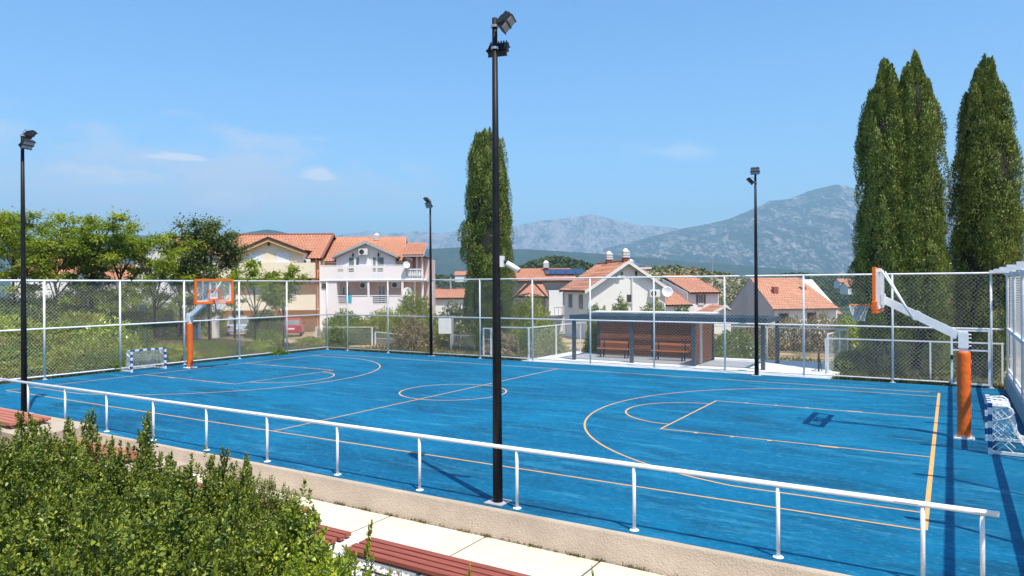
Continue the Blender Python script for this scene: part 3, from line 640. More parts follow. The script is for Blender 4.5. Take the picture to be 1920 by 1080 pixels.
# ------------------------------------------------------------------ basketball stands
def build_basket():
    """faces -X, base at the origin"""
    r = empty('basketball_stand', (0, 0, 0)); 
    b = MB(); b.b2(-0.21, 0.21, -0.21, 0.21, 0.004, 0.03)
    for k in range(4):
        R = Matrix.Rotation(k*PI/2, 4, 'Z'); t = MB(); t.poly([(0.09, -0.008, 0.03), (0.19, -0.008, 0.03), (0.09, -0.008, 0.13)], (0, 0.016, 0)); t.xform(R); b.add(t.v, t.f)
    for sx in (-1, 1):
        for sy in (-1, 1): b.lathe([(0.018, 0), (0.018, 0.03)], 6, (sx*0.175, sy*0.175, 0.03))
    b.build('base_plate', 'white', r)
    b = MB(); b.b2(-0.085, 0.085, -0.085, 0.085, 0.03, 2.42); b.build('post', 'white', r)
    prof = [(0.09, 0.06), (0.130, 0.062), (0.136, 0.10)]
    n = 20
    for i in range(n): 
        z = 0.14+i*(1.80/n); prof.append((0.134+0.004*math.sin(i*2.1)+0.003*math.sin(i*0.9), z))
    prof += [(0.136, 1.95), (0.128, 2.0), (0.09, 2.004)]
    b = MB(); b.lathe(prof, 20)
    pd = b.build('post_padding', 'orange', r, smooth=True)
    b = MB(); b.tube([(0.137, 0.02, 0.1), (0.142, 0.03, 1.0), (0.137, 0.02, 1.96)], 0.008, 6)
    for i in range(12): b.tube([(0.139, -0.02, 0.16+i*0.155), (0.128, 0.06, 0.18+i*0.155)], 0.006, 5)
    b.build('lacing', 'orange', pd)
    b = MB(); b.b2(-0.09, 0.09, -0.09, 0.09, 2.421, 2.46); b.b2(-0.10, 0.10, -0.105, -0.087, 2.08, 2.42); b.b2(-0.10, 0.10, 0.087, 0.105, 2.08, 2.42)
    for z in (2.12, 2.21, 2.30, 2.38): b.b2(0.087, 0.155, -0.088, 0.088, z, z+0.014)
    b.build('post_head', 'white', r)
    # arm
    A, B = Vector((-0.10, 0, 2.36)), Vector((-1.62, 0, 3.18)); d = (B-A).normalized(); up = Vector((0, 1, 0)).cross(d)*-1
    b = MB(); h0, h1, wd = 0.10, 0.085, 0.065
    vs = [A+Vector((0, s*wd, 0))+up*t*h0 for s in (-1, 1) for t in (-1, 1)] + [B+Vector((0, s*wd, 0))+up*t*h1 for s in (-1, 1) for t in (-1, 1)]
    b.add(vs, [(0, 1, 3, 2), (4, 6, 7, 5), (0, 4, 5, 1), (2, 3, 7, 6), (0, 2, 6, 4), (1, 5, 7, 3)])
    mid = A+(B-A)*0.55; R = Matrix(((d.x, 0, up.x), (0, 1, 0), (d.z, 0, up.z))); b.box(mid, (0.10, 0.16, 0.22), R)
    b.build('arm', 'white', r)
    for s in (-1, 1):
        b = MB(); b.tube([mid+up*0.12+Vector((0, s*0.05, 0)), Vector((-1.62, s*0.45, 3.86))], 0.02, 8); b.build('brace', 'white', r, smooth=True)
    # backboard: face at x=-1.78, y +-0.9, z 2.9..3.95
    bx = -1.76
    b = MB(); b.b2(bx-0.012, bx+0.012, -0.86, 0.86, 2.94, 3.91); bd = b.build('backboard', 'acrylic', r)
    b = MB(); 
    for s in (-1, 1): b.b2(bx-0.03, bx+0.03, s*0.9-0.045, s*0.9+0.045, 2.99, 3.86)
    b.b2(bx-0.03, bx+0.03, -0.945, 0.945, 3.86, 3.955); b.b2(bx-0.03, bx+0.03, -0.945, 0.945, 2.925, 2.985)
    z0, z1 = 3.05, 3.50
    b.b2(bx-0.02, bx+0.002, -0.295, -0.245, z0, z1); b.b2(bx-0.02, bx+0.002, 0.245, 0.295, z0, z1); b.b2(bx-0.02, bx+0.002, -0.245, 0.245, z1-0.05, z1); b.b2(bx-0.02, bx+0.002, -0.245, 0.245, z0, z0+0.05)
    b.build('board_border', 'orangepaint', bd)
    b = MB(); b.bevbox((bx+0.01, 0, 2.90), (0.12, 1.93, 0.075), 0.02)
    for s in (-1, 1): b.bevbox((bx+0.01, s*0.925, 3.04), (0.12, 0.08, 0.24), 0.02)
    b.build('edge_padding', 'orange', bd)
    b = MB()
    for y in (-0.16, 0.16): b.b2(bx+0.035, bx+0.095, y-0.03, y+0.03, 2.96, 3.93)
    for z in (3.0, 3.22, 3.88): b.b2(bx+0.036, bx+0.09, -0.84, 0.84, z-0.03, z+0.03) if z != 3.22 else b.b2(bx+0.096, bx+0.17, -0.2, 0.2, 3.05, 3.32)
    for s in (-1, 1): b.b2(bx+0.037, bx+0.091, s*0.84-0.03, s*0.84+0.03, 3.03, 3.85)
    b.build('board_frame', 'white', bd)
    b = MB(); c = Vector((bx-0.03-0.15-0.225, 0, 3.05)); b.tube([c+Vector((0.225*math.cos(a), 0.225*math.sin(a), 0)) for a in np.linspace(0, 2*PI, 33)], 0.010, 8, cap=False)
    b.b2(bx-0.18, bx-0.03, -0.09, 0.09, 3.035, 3.048); b.b2(bx-0.044, bx-0.031, -0.09, 0.09, 2.96, 3.05); b.bar(c+Vector((0.16, 0.15, 0)), (bx-0.04, 0.09, 2.98), 0.012, 0.012); b.bar(c+Vector((0.16, -0.15, 0)), (bx-0.04, -0.09, 2.98), 0.012, 0.012)
    rim = b.build('rim', 'orangepaint', r)
    b = MB(); n = 12; lv = [(0.22, 0), (0.20, -0.11), (0.165, -0.21), (0.14, -0.30), (0.135, -0.40)]
    for i in range(n):
        for s in (-1, 1):
            b.tube([c+Vector((q*math.cos(2*PI*(i+s*k*0.5)/n), q*math.sin(2*PI*(i+s*k*0.5)/n), z)) for k, (q, z) in enumerate(lv)], 0.0055, 4, cap=False)
    b.build('net', 'net', rim)
    return r
bk = build_basket(); bk.location = (28.58, 7.5, 0); tag(bk, 'orange padded basketball stand at the right end of the court', 'basketball hoop', 'basketball stands')
bk2 = copy_tree(bk); bk2.location = (-0.58, 7.5, 0); bk2.rotation_euler = (0, 0, PI); bk2['label'] = 'orange padded basketball stand at the far left end of the court'

# ------------------------------------------------------------------ small goals
def build_goal():
    """mouth faces -X at x=0, y from 0 to 1.6"""
    r = empty('small_goal', (0, 0, 0)); Wd, Hh, t = 1.6, 1.06, 0.08
    def striped(name, p0, p1, n, start):
        p0, p1 = Vector(p0), Vector(p1); wh, bl = MB(), MB()
        for i in range(n):
            a, c = p0+(p1-p0)*i/n, p0+(p1-p0)*(i+1)/n
            (bl if (i+start) % 2 == 0 else wh).bar(a, c, t, t)
        o = wh.build(name, 'white', r); bl.build('blue_band', 'blue', o); return o
    striped('goal_post', (0, t/2, 0.004), (0, t/2, Hh-t), 7, 1); striped('goal_post', (0, Wd-t/2, 0.004), (0, Wd-t/2, Hh-t), 7, 1)
    striped('crossbar', (0, 0, Hh-t/2), (0, Wd, Hh-t/2), 9, 0)
    b = MB()
    for y in (0.05, Wd-0.05):
        b.tube([(0.04, y, Hh-0.06), (0.30, y, Hh-0.04), (0.38, y, Hh-0.10), (0.40, y, Hh-0.19), (0.34, y, Hh-0.27), (0.04, y, Hh-0.38)], 0.020, 8)
    b.build('net_hoop', 'white', r, smooth=True)
    b = MB(); b.bar((0.04, 0.05, 0.05), (1.0, 0.05, 0.05), 0.06, 0.06); b.bar((0.04, Wd-0.05, 0.05), (1.0, Wd-0.05, 0.05), 0.06, 0.06); b.bar((1.0, 0.02, 0.05), (1.0, Wd-0.02, 0.05), 0.06, 0.06); b.build('ground_frame', 'white', r)
    b = MB(); R = random.Random(3); n = 17; ny = 16
    def prof(s, y):       # from hoop back down to the ground frame, sagging
        pts = [(0.03, Hh-0.05), (0.36, Hh-0.08), (0.42, Hh-0.30), (0.45, 0.45), (0.60, 0.18), (0.97, 0.08)]
        k = s*(len(pts)-1); i = min(int(k), len(pts)-2); f = k-i
        x = pts[i][0]*(1-f)+pts[i+1][0]*f; z = pts[i][1]*(1-f)+pts[i+1][1]*f
        q = Vector((x*3, y*4, z*3)); return Vector((x+0.05*mn.noise(q), y+0.05*mn.noise(q+Vector((7, 0, 0))), max(z+0.04*mn.noise(q+Vector((0, 9, 0))), 0.03)))
    for fam in (-1, 1):
        for i in range(-n, ny+n):
            pts = []
            for k in range(n+1):
                y = (i+fam*k*0.5)*Wd/ny
                if 0.03 <= y <= Wd-0.03: pts.append(prof(k/n, y))
            if len(pts) > 1: b.tube(pts, 0.0065, 4, cap=False)
    for y in (0.06, Wd-0.06):      # side nets
        for fam in (-1, 1):
            for k in range(9):
                z = Hh*0.12*k
                p = [Vector((0.03+0.05*j, y+0.03*mn.noise(Vector((j, k, y))), z+fam*0.05*j+(0.45 if fam < 0 else 0))) for j in range(9)]
                p = [q for q in p if 0.05 < q.z < Hh-0.08]
                if len(p) > 1: b.tube(p, 0.0065, 4, cap=False)
    b.build('net', 'net', r)
    return r
gl = build_goal(); gl.location = (29.02, 5.9, 0); tag(gl, 'small goal with blue and white posts by the right hand wall', 'goal', 'small goals')
g2 = copy_tree(gl); g2.location = (-1.25, 6.78, 0); g2.rotation_euler = (0, 0, PI); g2.scale = (0.9, 1.0, 0.9); g2['label'] = 'small goal with blue and white posts by the left fence'

# ------------------------------------------------------------------ buildings
def roof_panel(name, e0, e1, r0, r1, m, parent, under='darkwood', roll=0.28, course=0.36, amp=0.045):
    """tiled roof face from the eave e0-e1 up to the ridge r0-r1, with real tile ridges and steps, plus a slab below"""
    e0, e1, r0, r1 = map(Vector, (e0, e1, r0, r1)); wE = (e1-e0).length; sl = ((r0-e0).length+(r1-e1).length)/2
    nrmv = (e1-e0).cross(r0-e0).normalized()
    if nrmv.z < 0: nrmv = -nrmv
    nu = max(4, int(wE/roll)*4); nv = max(2, int(sl/course)*2)
    V = []; UV = []
    for j in range(nv+1):
        t = j/nv
        for i in range(nu+1):
            s = i/nu; p = (e0.lerp(e1, s)).lerp(r0.lerp(r1, s), t)
            hh = amp*(abs(math.sin(PI*i/4))**0.7) + (0.060*(1-(j % 2)) if j < nv else 0) + 0.012*mn.noise(Vector((i*0.9, j*1.1, wE)))
            V.append(p+nrmv*(0.02+hh)); UV.append((s*wE, t*sl))
    F = np.array([[j*(nu+1)+i, j*(nu+1)+i+1, (j+1)*(nu+1)+i+1, (j+1)*(nu+1)+i] for j in range(nv) for i in range(nu)])
    if ((V[1]-V[0]).cross(V[nu+1]-V[0])).z < 0: F = F[:, ::-1]
    o = np_mesh(name, np.array([list(q) for q in V]), F, m, parent)
    ul = o.data.uv_layers.new(name='UVMap'); li = np.zeros(len(o.data.loops), dtype=np.int32); o.data.loops.foreach_get('vertex_index', li)
    ul.data.foreach_set('uv', np.array(UV, dtype=np.float32)[li].ravel())
    b = MB(); th = nrmv*0.12; b.poly([e0-nrmv*0.1, e1-nrmv*0.1, r1-nrmv*0.1, r0-nrmv*0.1], nrmv*0.1); b.build('eaves_board', under, o)
    return o
def window(parent, x0, x1, z0, z1, y=0.0, fm='frame', panes=2, shutters=None, glass='windowglass', name='window', axis='x', sign=-1):
    """window in a wall whose outer face lies at y, looking along sign*y (or x when axis='y')"""
    def bx(b, a0, a1, d0, d1, c0, c1):
        d0, d1 = y+sign*d0, y+sign*d1
        if axis == 'x': b.b2(a0, a1, min(d0, d1), max(d0, d1), c0, c1)
        else: b.b2(min(d0, d1), max(d0, d1), a0, a1, c0, c1)
    f = 0.045; b = MB()
    bx(b, x0, x0+f, 0.002, 0.05, z0, z1); bx(b, x1-f, x1, 0.002, 0.05, z0, z1); bx(b, x0+f, x1-f, 0.002, 0.05, z1-f, z1); bx(b, x0+f, x1-f, 0.002, 0.05, z0, z0+f)
    for k in range(1, panes): xm = x0+(x1-x0)*k/panes; bx(b, xm-f/2, xm+f/2, 0.003, 0.052, z0+f, z1-f)
    o = b.build(name, fm, parent)
    b = MB(); bx(b, x0+f, x1-f, 0.002, 0.02, z0+f, z1-f); b.build('pane', glass, o)
    b = MB(); bx(b, x0-0.06, x1+0.06, 0.003, 0.12, z0-0.07, z0-0.002); b.build('sill', 'trim', o)
    if shutters:
        for s in (-1, 1):
            b = MB(); a = x0-0.02-(x1-x0)*0.5 if s < 0 else x1+0.02; bx(b, a, a+(x1-x0)*0.5, 0.003, 0.05, z0, z1)
            for k in range(int((z1-z0)/0.12)): bx(b, a+0.05, a+(x1-x0)*0.5-0.05, 0.05, 0.065, z0+0.08+k*0.12, z0+0.14+k*0.12)
            b.build('shutter', shutters, o)
    return o
def aircon(parent, x, z, y=0.0, sign=-1, name='air_conditioner'):
    b = MB(); b.bevbox((x, y+sign*0.22, z), (0.85, 0.32, 0.58), 0.03); 
    for s in (-0.3, 0.3): b.b2(x+s-0.02, x+s+0.02, min(y, y+sign*0.38), max(y, y+sign*0.38), z-0.34, z-0.292)
    o = b.build(name, 'acwhite', parent)
    b = MB(); R = Matrix.Rotation(PI/2, 4, 'X'); b.lathe([(0.23, 0), (0.23, 0.012)], 18); b.xform(Matrix.Translation((x-0.12, y+sign*0.381, z)) @ R); b.build('fan_grille', 'dark', o)
def dish(parent, c, rad, face):
    face = Vector(face).normalized(); q = face.to_track_quat('Z', 'Y').to_matrix().to_4x4()
    b = MB(); n = 20; prof = [(rad*k/6, 0.28*rad*(k/6)**2) for k in range(7)]
    prof2 = [(max(rr-0.01, 0.001), zz+0.02) for rr, zz in prof]
    b.lathe([(0.002, 0)]+prof[1:]+prof2[::-1], n); b.xform(Matrix.Translation(c) @ q); o = b.build('satellite_dish', 'dish', parent, smooth=True)
    b = MB(); b.tube([Vector(c)-face*0.02, Vector(c)-face*0.25, Vector(c)-face*0.3+Vector((0, 0, -0.5))], 0.025, 6); b.tube([Vector(c)+face*0.1*rad+Vector((0, 0, -rad*0.9)), Vector(c)+face*rad*0.75], 0.012, 5); b.build('mount', 'steel', o)
def chimney(roof, x, y, z0, z1, w_=0.5, cap=True, body='brick'):
    b = MB(); b.b2(x-w_/2, x+w_/2, y-w_/2, y+w_/2, z0, z1); o = b.build('chimney', body, roof)
    if cap:
        b = MB(); w2 = w_*0.62
        for k in range(3):
            b.b2(x-w2, x+w2, y-w2, y+w2, z1+0.02+k*0.20, z1+0.13+k*0.20)
        b.b2(x-w2*0.75, x+w2*0.75, y-w2*0.75, y+w2*0.75, z1+0.001, z1+0.52)
        b.lathe([(w2*0.95, z1+0.53), (w2*0.6, z1+0.68), (0.05, z1+0.74)], 8, (x, y, 0)); b.build('chimney_cap', 'trim', o)
    return o
FWA = -YAW       # the image plane's right axis has this heading
def house(u, v, d, label, turn=0.0, cat='house', group='houses beyond the court'):
    """Empty at the point seen at (u, v), d metres deep; local x to the right, local y away"""
    p = at(u, v, d); return empty('house', p, FWA+math.radians(turn), label, cat, group), p
def gable_shell(r, W, L, z0, ze, zr, axis='y', wall='whitewall', tile='tile', over=0.35, x0=0.0, y0=0.0, fascia='trim', side=None):
    """box x0..x0+W, y0..y0+L with a gable roof; axis = direction of the ridge"""
    x1, y1 = x0+W, y0+L; xm, ym = (x0+x1)/2, (y0+y1)/2; b = MB()
    if axis == 'y': b.poly([(x0, y0, z0), (x1, y0, z0), (x1, y0, ze), (xm, y0, zr), (x0, y0, ze)], (0, L, 0))
    else: b.poly([(x0, y0, z0), (x0, y1, z0), (x0, y1, ze), (x0, ym, zr), (x0, y0, ze)], (W, 0, 0))
    wo = b.build('wall', wall, r)
    if axis == 'y':
        k = (zr-ze)/(W/2); a, c = y0-over, y1+over; lo = ze-k*over+0.12; hi = zr+0.12
        ro = roof_panel('roof', (x0-over, a, lo), (x0-over, c, lo), (xm, a, hi), (xm, c, hi), tile, r); r2 = roof_panel('roof', (x1+over, a, lo), (x1+over, c, lo), (xm, a, hi), (xm, c, hi), tile, r)
        for yy in (a-0.03, c+0.03):
            b = MB(); b.poly([(x0-over, yy-0.02, lo-0.2), (xm, yy-0.02, hi-0.2), (x1+over, yy-0.02, lo-0.2), (x1+over, yy-0.02, lo+0.07), (xm, yy-0.02, hi+0.07), (x0-over, yy-0.02, lo+0.07)], (0, 0.04, 0)); b.build('bargeboard', fascia, r)
        b = MB(); b.tube([(xm, a, hi+0.05), (xm, c, hi+0.05)], 0.11, 8); b.build('ridge_tiles', tile, ro)
    else:
        k = (zr-ze)/(L/2); a, c = x0-over, x1+over; lo = ze-k*over+0.12; hi = zr+0.12
        ro = roof_panel('roof', (a, y0-over, lo), (c, y0-over, lo), (a, ym, hi), (c, ym, hi), tile, r); r2 = roof_panel('roof', (a, y1+over, lo), (c, y1+over, lo), (a, ym, hi), (c, ym, hi), tile, r)
        b = MB(); b.tube([(a, ym, hi+0.05), (c, ym, hi+0.05)], 0.11, 8); b.build('ridge_tiles', tile, ro)
    return wo, ro

def pink_house():
    d = 66.0; s = d/FPX; v0 = 637.0; u0 = 600.0
    r, p = house(u0, v0, d, 'pale pink house with white balconies, grey gable and a satellite dish on each floor')
    X = lambda u: (u-u0)*s
    Z = lambda v: (v0-v)*s
    y = 0.0    # y=0 front faces of the balconies, the wall lies behind
    WY = 1.5
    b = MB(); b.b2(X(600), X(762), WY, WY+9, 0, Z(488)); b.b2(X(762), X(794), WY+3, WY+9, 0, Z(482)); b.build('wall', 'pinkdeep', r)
    # front gable block, flush with the upper storey
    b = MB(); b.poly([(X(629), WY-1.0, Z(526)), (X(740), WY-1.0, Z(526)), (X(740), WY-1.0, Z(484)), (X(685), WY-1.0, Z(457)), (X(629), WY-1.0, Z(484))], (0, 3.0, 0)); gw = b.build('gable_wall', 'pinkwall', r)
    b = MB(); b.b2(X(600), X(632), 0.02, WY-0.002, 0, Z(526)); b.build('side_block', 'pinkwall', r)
    # slab and parapets
    b = MB(); b.b2(X(600), X(795), -0.05, WY+3, Z(528.5), Z(525)); b.build('floor_slab', 'pinkwall', r)
    def parapet(v1, v2, spans, name='balcony_parapet'):
        b = MB()
        for a, c in spans: b.b2(X(a), X(c), 0, 0.14, Z(v2), Z(v1))
        o = b.build(name, 'pinkwall', r); return o
    pu = parapet(499.5, 525, [(600, 634), (645, 652), (664, 698), (719, 762)])
    for a, c in ((634, 645), (652, 664), (698, 719)):
        b = MB(); b.b2(X(a), X(c), 0.01, 0.13, Z(525), Z(511)); b.b2(X(a), X(c), 0.01, 0.13, Z(503.5), Z(499.5)); b.b2(X(a), X(c), 0.05, 0.09, Z(507.6), Z(506.6)); b.build('railing_panel', 'white', pu)
    b = MB(); b.tube([(X(600), 0.07, Z(498)), (X(762), 0.07, Z(498))], 0.03, 6); b.build('handrail', 'white', pu)
    pl = parapet(557, 571, [(632, 634), (649, 699), (730, 762)], 'lower_parapet')
    b = MB(); b.b2(X(600), X(762), 0.001, 0.139, Z(600), Z(571)); b.build('lower_wall', 'pinkwall', r)
    for a, c in ((634, 649), (699, 730)):
        b = MB()
        for q in (559, 562.5, 566, 569.5): b.b2(X(a), X(c), 0.05, 0.09, Z(q+0.7), Z(q-0.5))
        b.build('railing_panel', 'white', pl)
    b = MB(); b.tube([(X(632), 0.07, Z(555)), (X(762), 0.07, Z(555))], 0.04, 6); b.build('handrail', 'white', pl)
    for a, c in ((689.5, 693), (753, 757)):
        b = MB(); b.b2(X(a), X(c), 0.0, 0.2, Z(557), Z(528.5)); b.build('column', 'pinkwall', r)
    # side balcony with balusters, porch columns, ceiling
    b = MB(); b.b2(X(762), X(794), 0, 0.16, Z(507), Z(505)); b.b2(X(762), X(794), 0, 0.16, Z(525), Z(523)); b.b2(X(792), X(794.5), 0.001, 0.161, Z(523), Z(507)); br = b.build('baluster_rail', 'white', r)
    for i in range(9):
        x = X(764+i*3.3); b = MB(); b.lathe([(0.05, Z(523)), (0.045, Z(520)), (0.085, Z(516.5)), (0.05, Z(512)), (0.045, Z(508.5)), (0.06, Z(507))], 8, (x, 0.08, 0)); b.build('baluster', 'white', br, smooth=True)
    for a, c, z0 in ((780, 783.5, 525), (790, 793, 525), (771, 774, 525)):
        b = MB(); b.b2(X(a), X(c), 0.3 if a > 775 else WY+2.4, 0.55 if a > 775 else WY+2.7, Z(z0), Z(482)); b.build('column', 'pinkdeep', r)
    for a in (775, 790):
        b = MB(); b.b2(X(a), X(a+3.5), 0.4, 0.65, 0, Z(528.5)); b.build('column', 'pinkwall', r)
    b = MB(); b.b2(X(760), X(795), 0.2, WY+4, Z(482), Z(480.5)); b.build('porch_ceiling', 'darkwood', r)
    # roofs
    zr = Z(449); yr = WY+4.6
    ro = roof_panel('roof', (X(599), WY-0.35, Z(490.5)), (X(757), WY-0.35, Z(490.5)), (X(597), yr, zr+0.6), (X(745), yr, zr+0.6), 'tile', r, 'trim')
    roof_panel('roof', (X(599), WY+9.6, Z(490.5)), (X(757), WY+9.6, Z(490.5)), (X(597), yr, zr+0.6), (X(745), yr, zr+0.6), 'tile', r, 'trim')
    roof_panel('roof', (X(756), -0.2, Z(480.5)), (X(796), -0.2, Z(480.5)), (X(749), yr-0.6, Z(459.5)+0.45), (X(789), yr-0.6, Z(459.5)+0.45), 'tile', r, 'trim')
    # gable roof over the front
    yg = WY-1.45
    for sg in (-1, 1):
        ex = X(623) if sg < 0 else X(746)
        roof_panel('gable_roof', (ex, yg, Z(483.5)), (ex, yg+3.4, Z(483.5)), (X(686), yg, Z(455)), (X(686), yg+4.2, Z(455)), 'tile', r, 'greywall')
    b = MB(); y0 = yg-0.05
    b.poly([(X(622), y0, Z(484.5)), (X(686), y0, Z(457)), (X(747), y0, Z(484.5)), (X(747), y0, Z(480.5)), (X(686), y0, Z(452)), (X(622), y0, Z(480.5))], (0, 0.05, 0)); b.build('bargeboard', 'greyconc', r)
    # windows and doors
    for a, c, z1, z2 in ((652, 663.5, 482, 511), (665.5, 673, 482, 499), (697.5, 704.5, 482, 511), (706, 719.5, 482, 511)):
        window(gw, X(a), X(c), Z(z2), Z(z1), WY-1.0, panes=1)
    for a, c, z1, z2 in ((635, 641, 538, 556), (642, 650, 535, 571), (704, 718, 536, 571)):
        window(r, X(a), X(c), Z(z2), Z(z1), WY, panes=2 if a > 700 else 1, name='door' if z2 > 560 else 'window')
    aircon(gw, X(681), Z(472.5), WY-1.0); aircon(r, X(678), Z(535.5), WY); aircon(r, X(739), Z(535), WY)
    b = MB()
    for zz in (505.3, 508): b.b2(X(634.5), X(644.5), -0.02, 0.0, Z(zz+1), Z(zz))
    b.build('vent_grille', 'dark', pu)
    b = MB(); b.b2(X(604), X(612), -0.05, 0.02, Z(541), Z(532)); b.build('meter_box', 'dark', r)
    for uu in (661, 709):
        b = MB(); b.b2(X(uu)-0.06, X(uu)+0.06, WY-1.16, WY-1.01, Z(481), Z(475)); b.build('wall_lamp', 'dark', gw)
    dish(r, (X(763.5), -0.25, Z(498.5)), 0.33, (0.5, -1, 0.3)); dish(r, (X(765.5), -0.35, Z(549.5)), 0.46, (0.45, -1, 0.35))
    b = MB(); b.tube([(X(613), -0.03, 0), (X(613), -0.03, Z(528))], 0.05, 6); b.tube([(X(601), -0.06, 0), (X(601), -0.06, Z(490))], 0.06, 6); b.build('drainpipe', 'white', r)
    chimney(ro, X(686.5), WY+4.0, zr-0.5, zr+0.25, 0.42)
    t = MB(); n = 10; vs = []
    for i in range(n+1):
        for zz in (0, 1):
            vs.append((X(650+10*i/n), -0.05-0.03*math.sin(i*1.9), Z(554) if zz == 0 else Z(567.5+0.8*math.sin(i*0.8))))
    t.add(vs, [(2*i, 2*i+2, 2*i+3, 2*i+1) for i in range(n)]); m4 = Matrix.Translation(p) @ Matrix.Rotation(FWA, 4, 'Z'); t.xform(m4)
    tag(t.build('towel', 'teal', recalc=False), 'turquoise towel hanging over the lower balcony rail of the pale pink house', 'towel')
    return r
pink_house()

def yellow_house():
    d = 65.0; s = d/FPX; v0 = 637.0; u0 = 440.0
    r, p = house(u0, v0, d, 'cream and ochre house with a brown edged gable joined to the pale pink house')
    X = lambda u: (u-u0)*s
    Z = lambda v: (v0-v)*s
    WY = 1.4
    b = MB(); b.b2(X(400), X(598), WY, WY+9, 0, Z(485)); b.build('wall', 'creamdeep', r)
    b = MB(); b.poly([(X(452), WY-1.15, Z(522)), (X(568), WY-1.15, Z(522)), (X(568), WY-1.15, Z(474)), (X(505), WY-1.15, Z(449)), (X(452), WY-1.15, Z(470))], (0, 3.0, 0)); gw = b.build('gable_wall', 'cream', r)
    b = MB(); b.b2(X(400), X(592), 0, 0.15, Z(522), Z(493.5)); b.build('balcony_parapet', 'cream', r)
    b = MB(); b.b2(X(400), X(592), 0.151, WY-0.002, Z(523), Z(520)); b.build('floor_slab', 'creamdeep', r)
    b = MB(); b.b2(X(400), X(592), 0, 0.15, Z(582), Z(553.5)); b.b2(X(400), X(592), 0.151, WY-0.002, Z(583), Z(580)); b.build('lower_parapet', 'cream', r)
    b = MB()
    for q in (555, 558.5, 562): b.b2(X(517), X(556), -0.02, 0.0, Z(q+0.8), Z(q-0.6))
    b.build('railing_panel', 'greyconc', r)
    b = MB(); b.tube([(X(450), 0.07, Z(491)), (X(556), 0.07, Z(491))], 0.025, 6); b.tube([(X(556), 0.07, Z(491)), (X(556), 0.07, Z(500))], 0.025, 6); b.build('handrail', 'white', r)
    for a, c in ((518, 542), (468, 492)): window(gw, X(a), X(c), Z(504), Z(473), WY-1.15, panes=2, glass='frame')
    window(r, X(518), X(553), Z(565), Z(531), WY, panes=3, fm='greyconc', name='door', glass='greywall'); window(r, X(455), X(486), Z(565), Z(531), WY, panes=2, fm='greyconc', name='door', glass='greywall')
    aircon(r, X(570), Z(492), WY-0.45); aircon(r, X(577), Z(526), WY)
    ro = roof_panel('roof', (X(400), WY-0.4, Z(486.5)), (X(600), WY-0.4, Z(486.5)), (X(400), WY+4.5, Z(441)+0.4), (X(598), WY+4.5, Z(441)+0.4), 'tile', r, 'darkwood', roll=0.30, amp=0.07)
    roof_panel('roof', (X(400), WY+9.5, Z(486.5)), (X(600), WY+9.5, Z(486.5)), (X(400), WY+4.5, Z(441)+0.4), (X(598), WY+4.5, Z(441)+0.4), 'tile', r, 'darkwood')
    b = MB(); b.tube([(X(598), WY-0.4, Z(485)), (X(597), WY+4.5, Z(440)+0.4)], 0.12, 8); b.tube([(X(400), WY+4.5, Z(440)+0.42), (X(597), WY+4.5, Z(440)+0.42)], 0.11, 8); b.build('ridge_tiles', 'tile', ro)
    yg = WY-1.6
    for sg in (-1, 1):
        ex = X(446) if sg < 0 else X(573); ez = Z(471.5)
        roof_panel('gable_roof', (ex, yg, ez), (ex, yg+3.4, ez), (X(505), yg, Z(445.5)), (X(505), yg+5.0, Z(445.5)), 'tile', r, 'darkwood')
    b = MB(); y0 = yg-0.05; b.poly([(X(445), y0, Z(474)), (X(505), y0, Z(448.5)), (X(574), y0, Z(474.5)), (X(574), y0, Z(470.5)), (X(505), y0, Z(444)), (X(445), y0, Z(470.5))], (0, 0.05, 0)); b.build('bargeboard', 'darkwood', r)
    b = MB(); b.poly([(X(448), y0+0.06, Z(477.5)), (X(505), y0+0.06, Z(453.5)), (X(571), y0+0.06, Z(478)), (X(571), y0+0.06, Z(474)), (X(505), y0+0.06, Z(448)), (X(448), y0+0.06, Z(473.5))], (0, 0.3, 0)); b.build('soffit', 'creamdeep', r)
    b = MB(); b.tube([(X(594.5), -0.05, 0), (X(594.5), -0.05, Z(487))], 0.06, 6); b.build('drainpipe', 'brick', r)
    b = MB(); b.b2(X(504)-0.07, X(504)+0.07, WY-1.31, WY-1.16, Z(461), Z(455)); b.build('wall_lamp', 'dark', gw)
yellow_house()

def white_house():
    d = 55.0; s = d/FPX
    r, p = house(1104, 640, d, 'white house with a tall plain gable and orange roof behind the pavilion', turn=10)
    Zv = lambda v: (640-v)*s
    W, L = 6.3, 7.5; ze, zr = Zv(543), Zv(493)
    wo, ro = gable_shell(r, W, L, -0.5, ze, zr, 'y', 'whitewall', 'tile', 0.40)
    X = lambda u: (u-1104)*s
    window(wo, X(1167), X(1172.5), Zv(517), Zv(509.5), 0, panes=1, fm='trim', glass='dark'); window(wo, X(1179), X(1188), Zv(568), Zv(553), 0, panes=1, fm='shutter', glass='dark')
    for yy in (1.6, 4.9): window(r, yy, yy+1.1, Zv(580), Zv(553), 0.0, fm='slate', panes=2, axis='y', sign=-1)
    aircon(wo, X(1232), Zv(551), -0.02); dish(r, (X(1254), -0.6, Zv(549)), 0.44, (-0.35, -1, 0.35))
    b = MB(); b.tube([(X(1189), -0.08, -0.4), (X(1189), -0.08, Zv(520))], 0.07, 8); b.build('drainpipe', 'trim', r)
    b = MB(); b.box((X(1162), -0.14, Zv(519)), (0.28, 0.16, 0.2)); b.build('wall_lamp', 'acwhite', wo)
    b = MB(); b.b2(X(1196), X(1199), -0.10, -0.002, Zv(517), Zv(509)); b.build('loudspeaker', 'dark', wo)
    for yy in (0.35, 4.6): chimney(ro, W/2, yy, zr-0.3, zr+0.42, 0.44)
white_house()

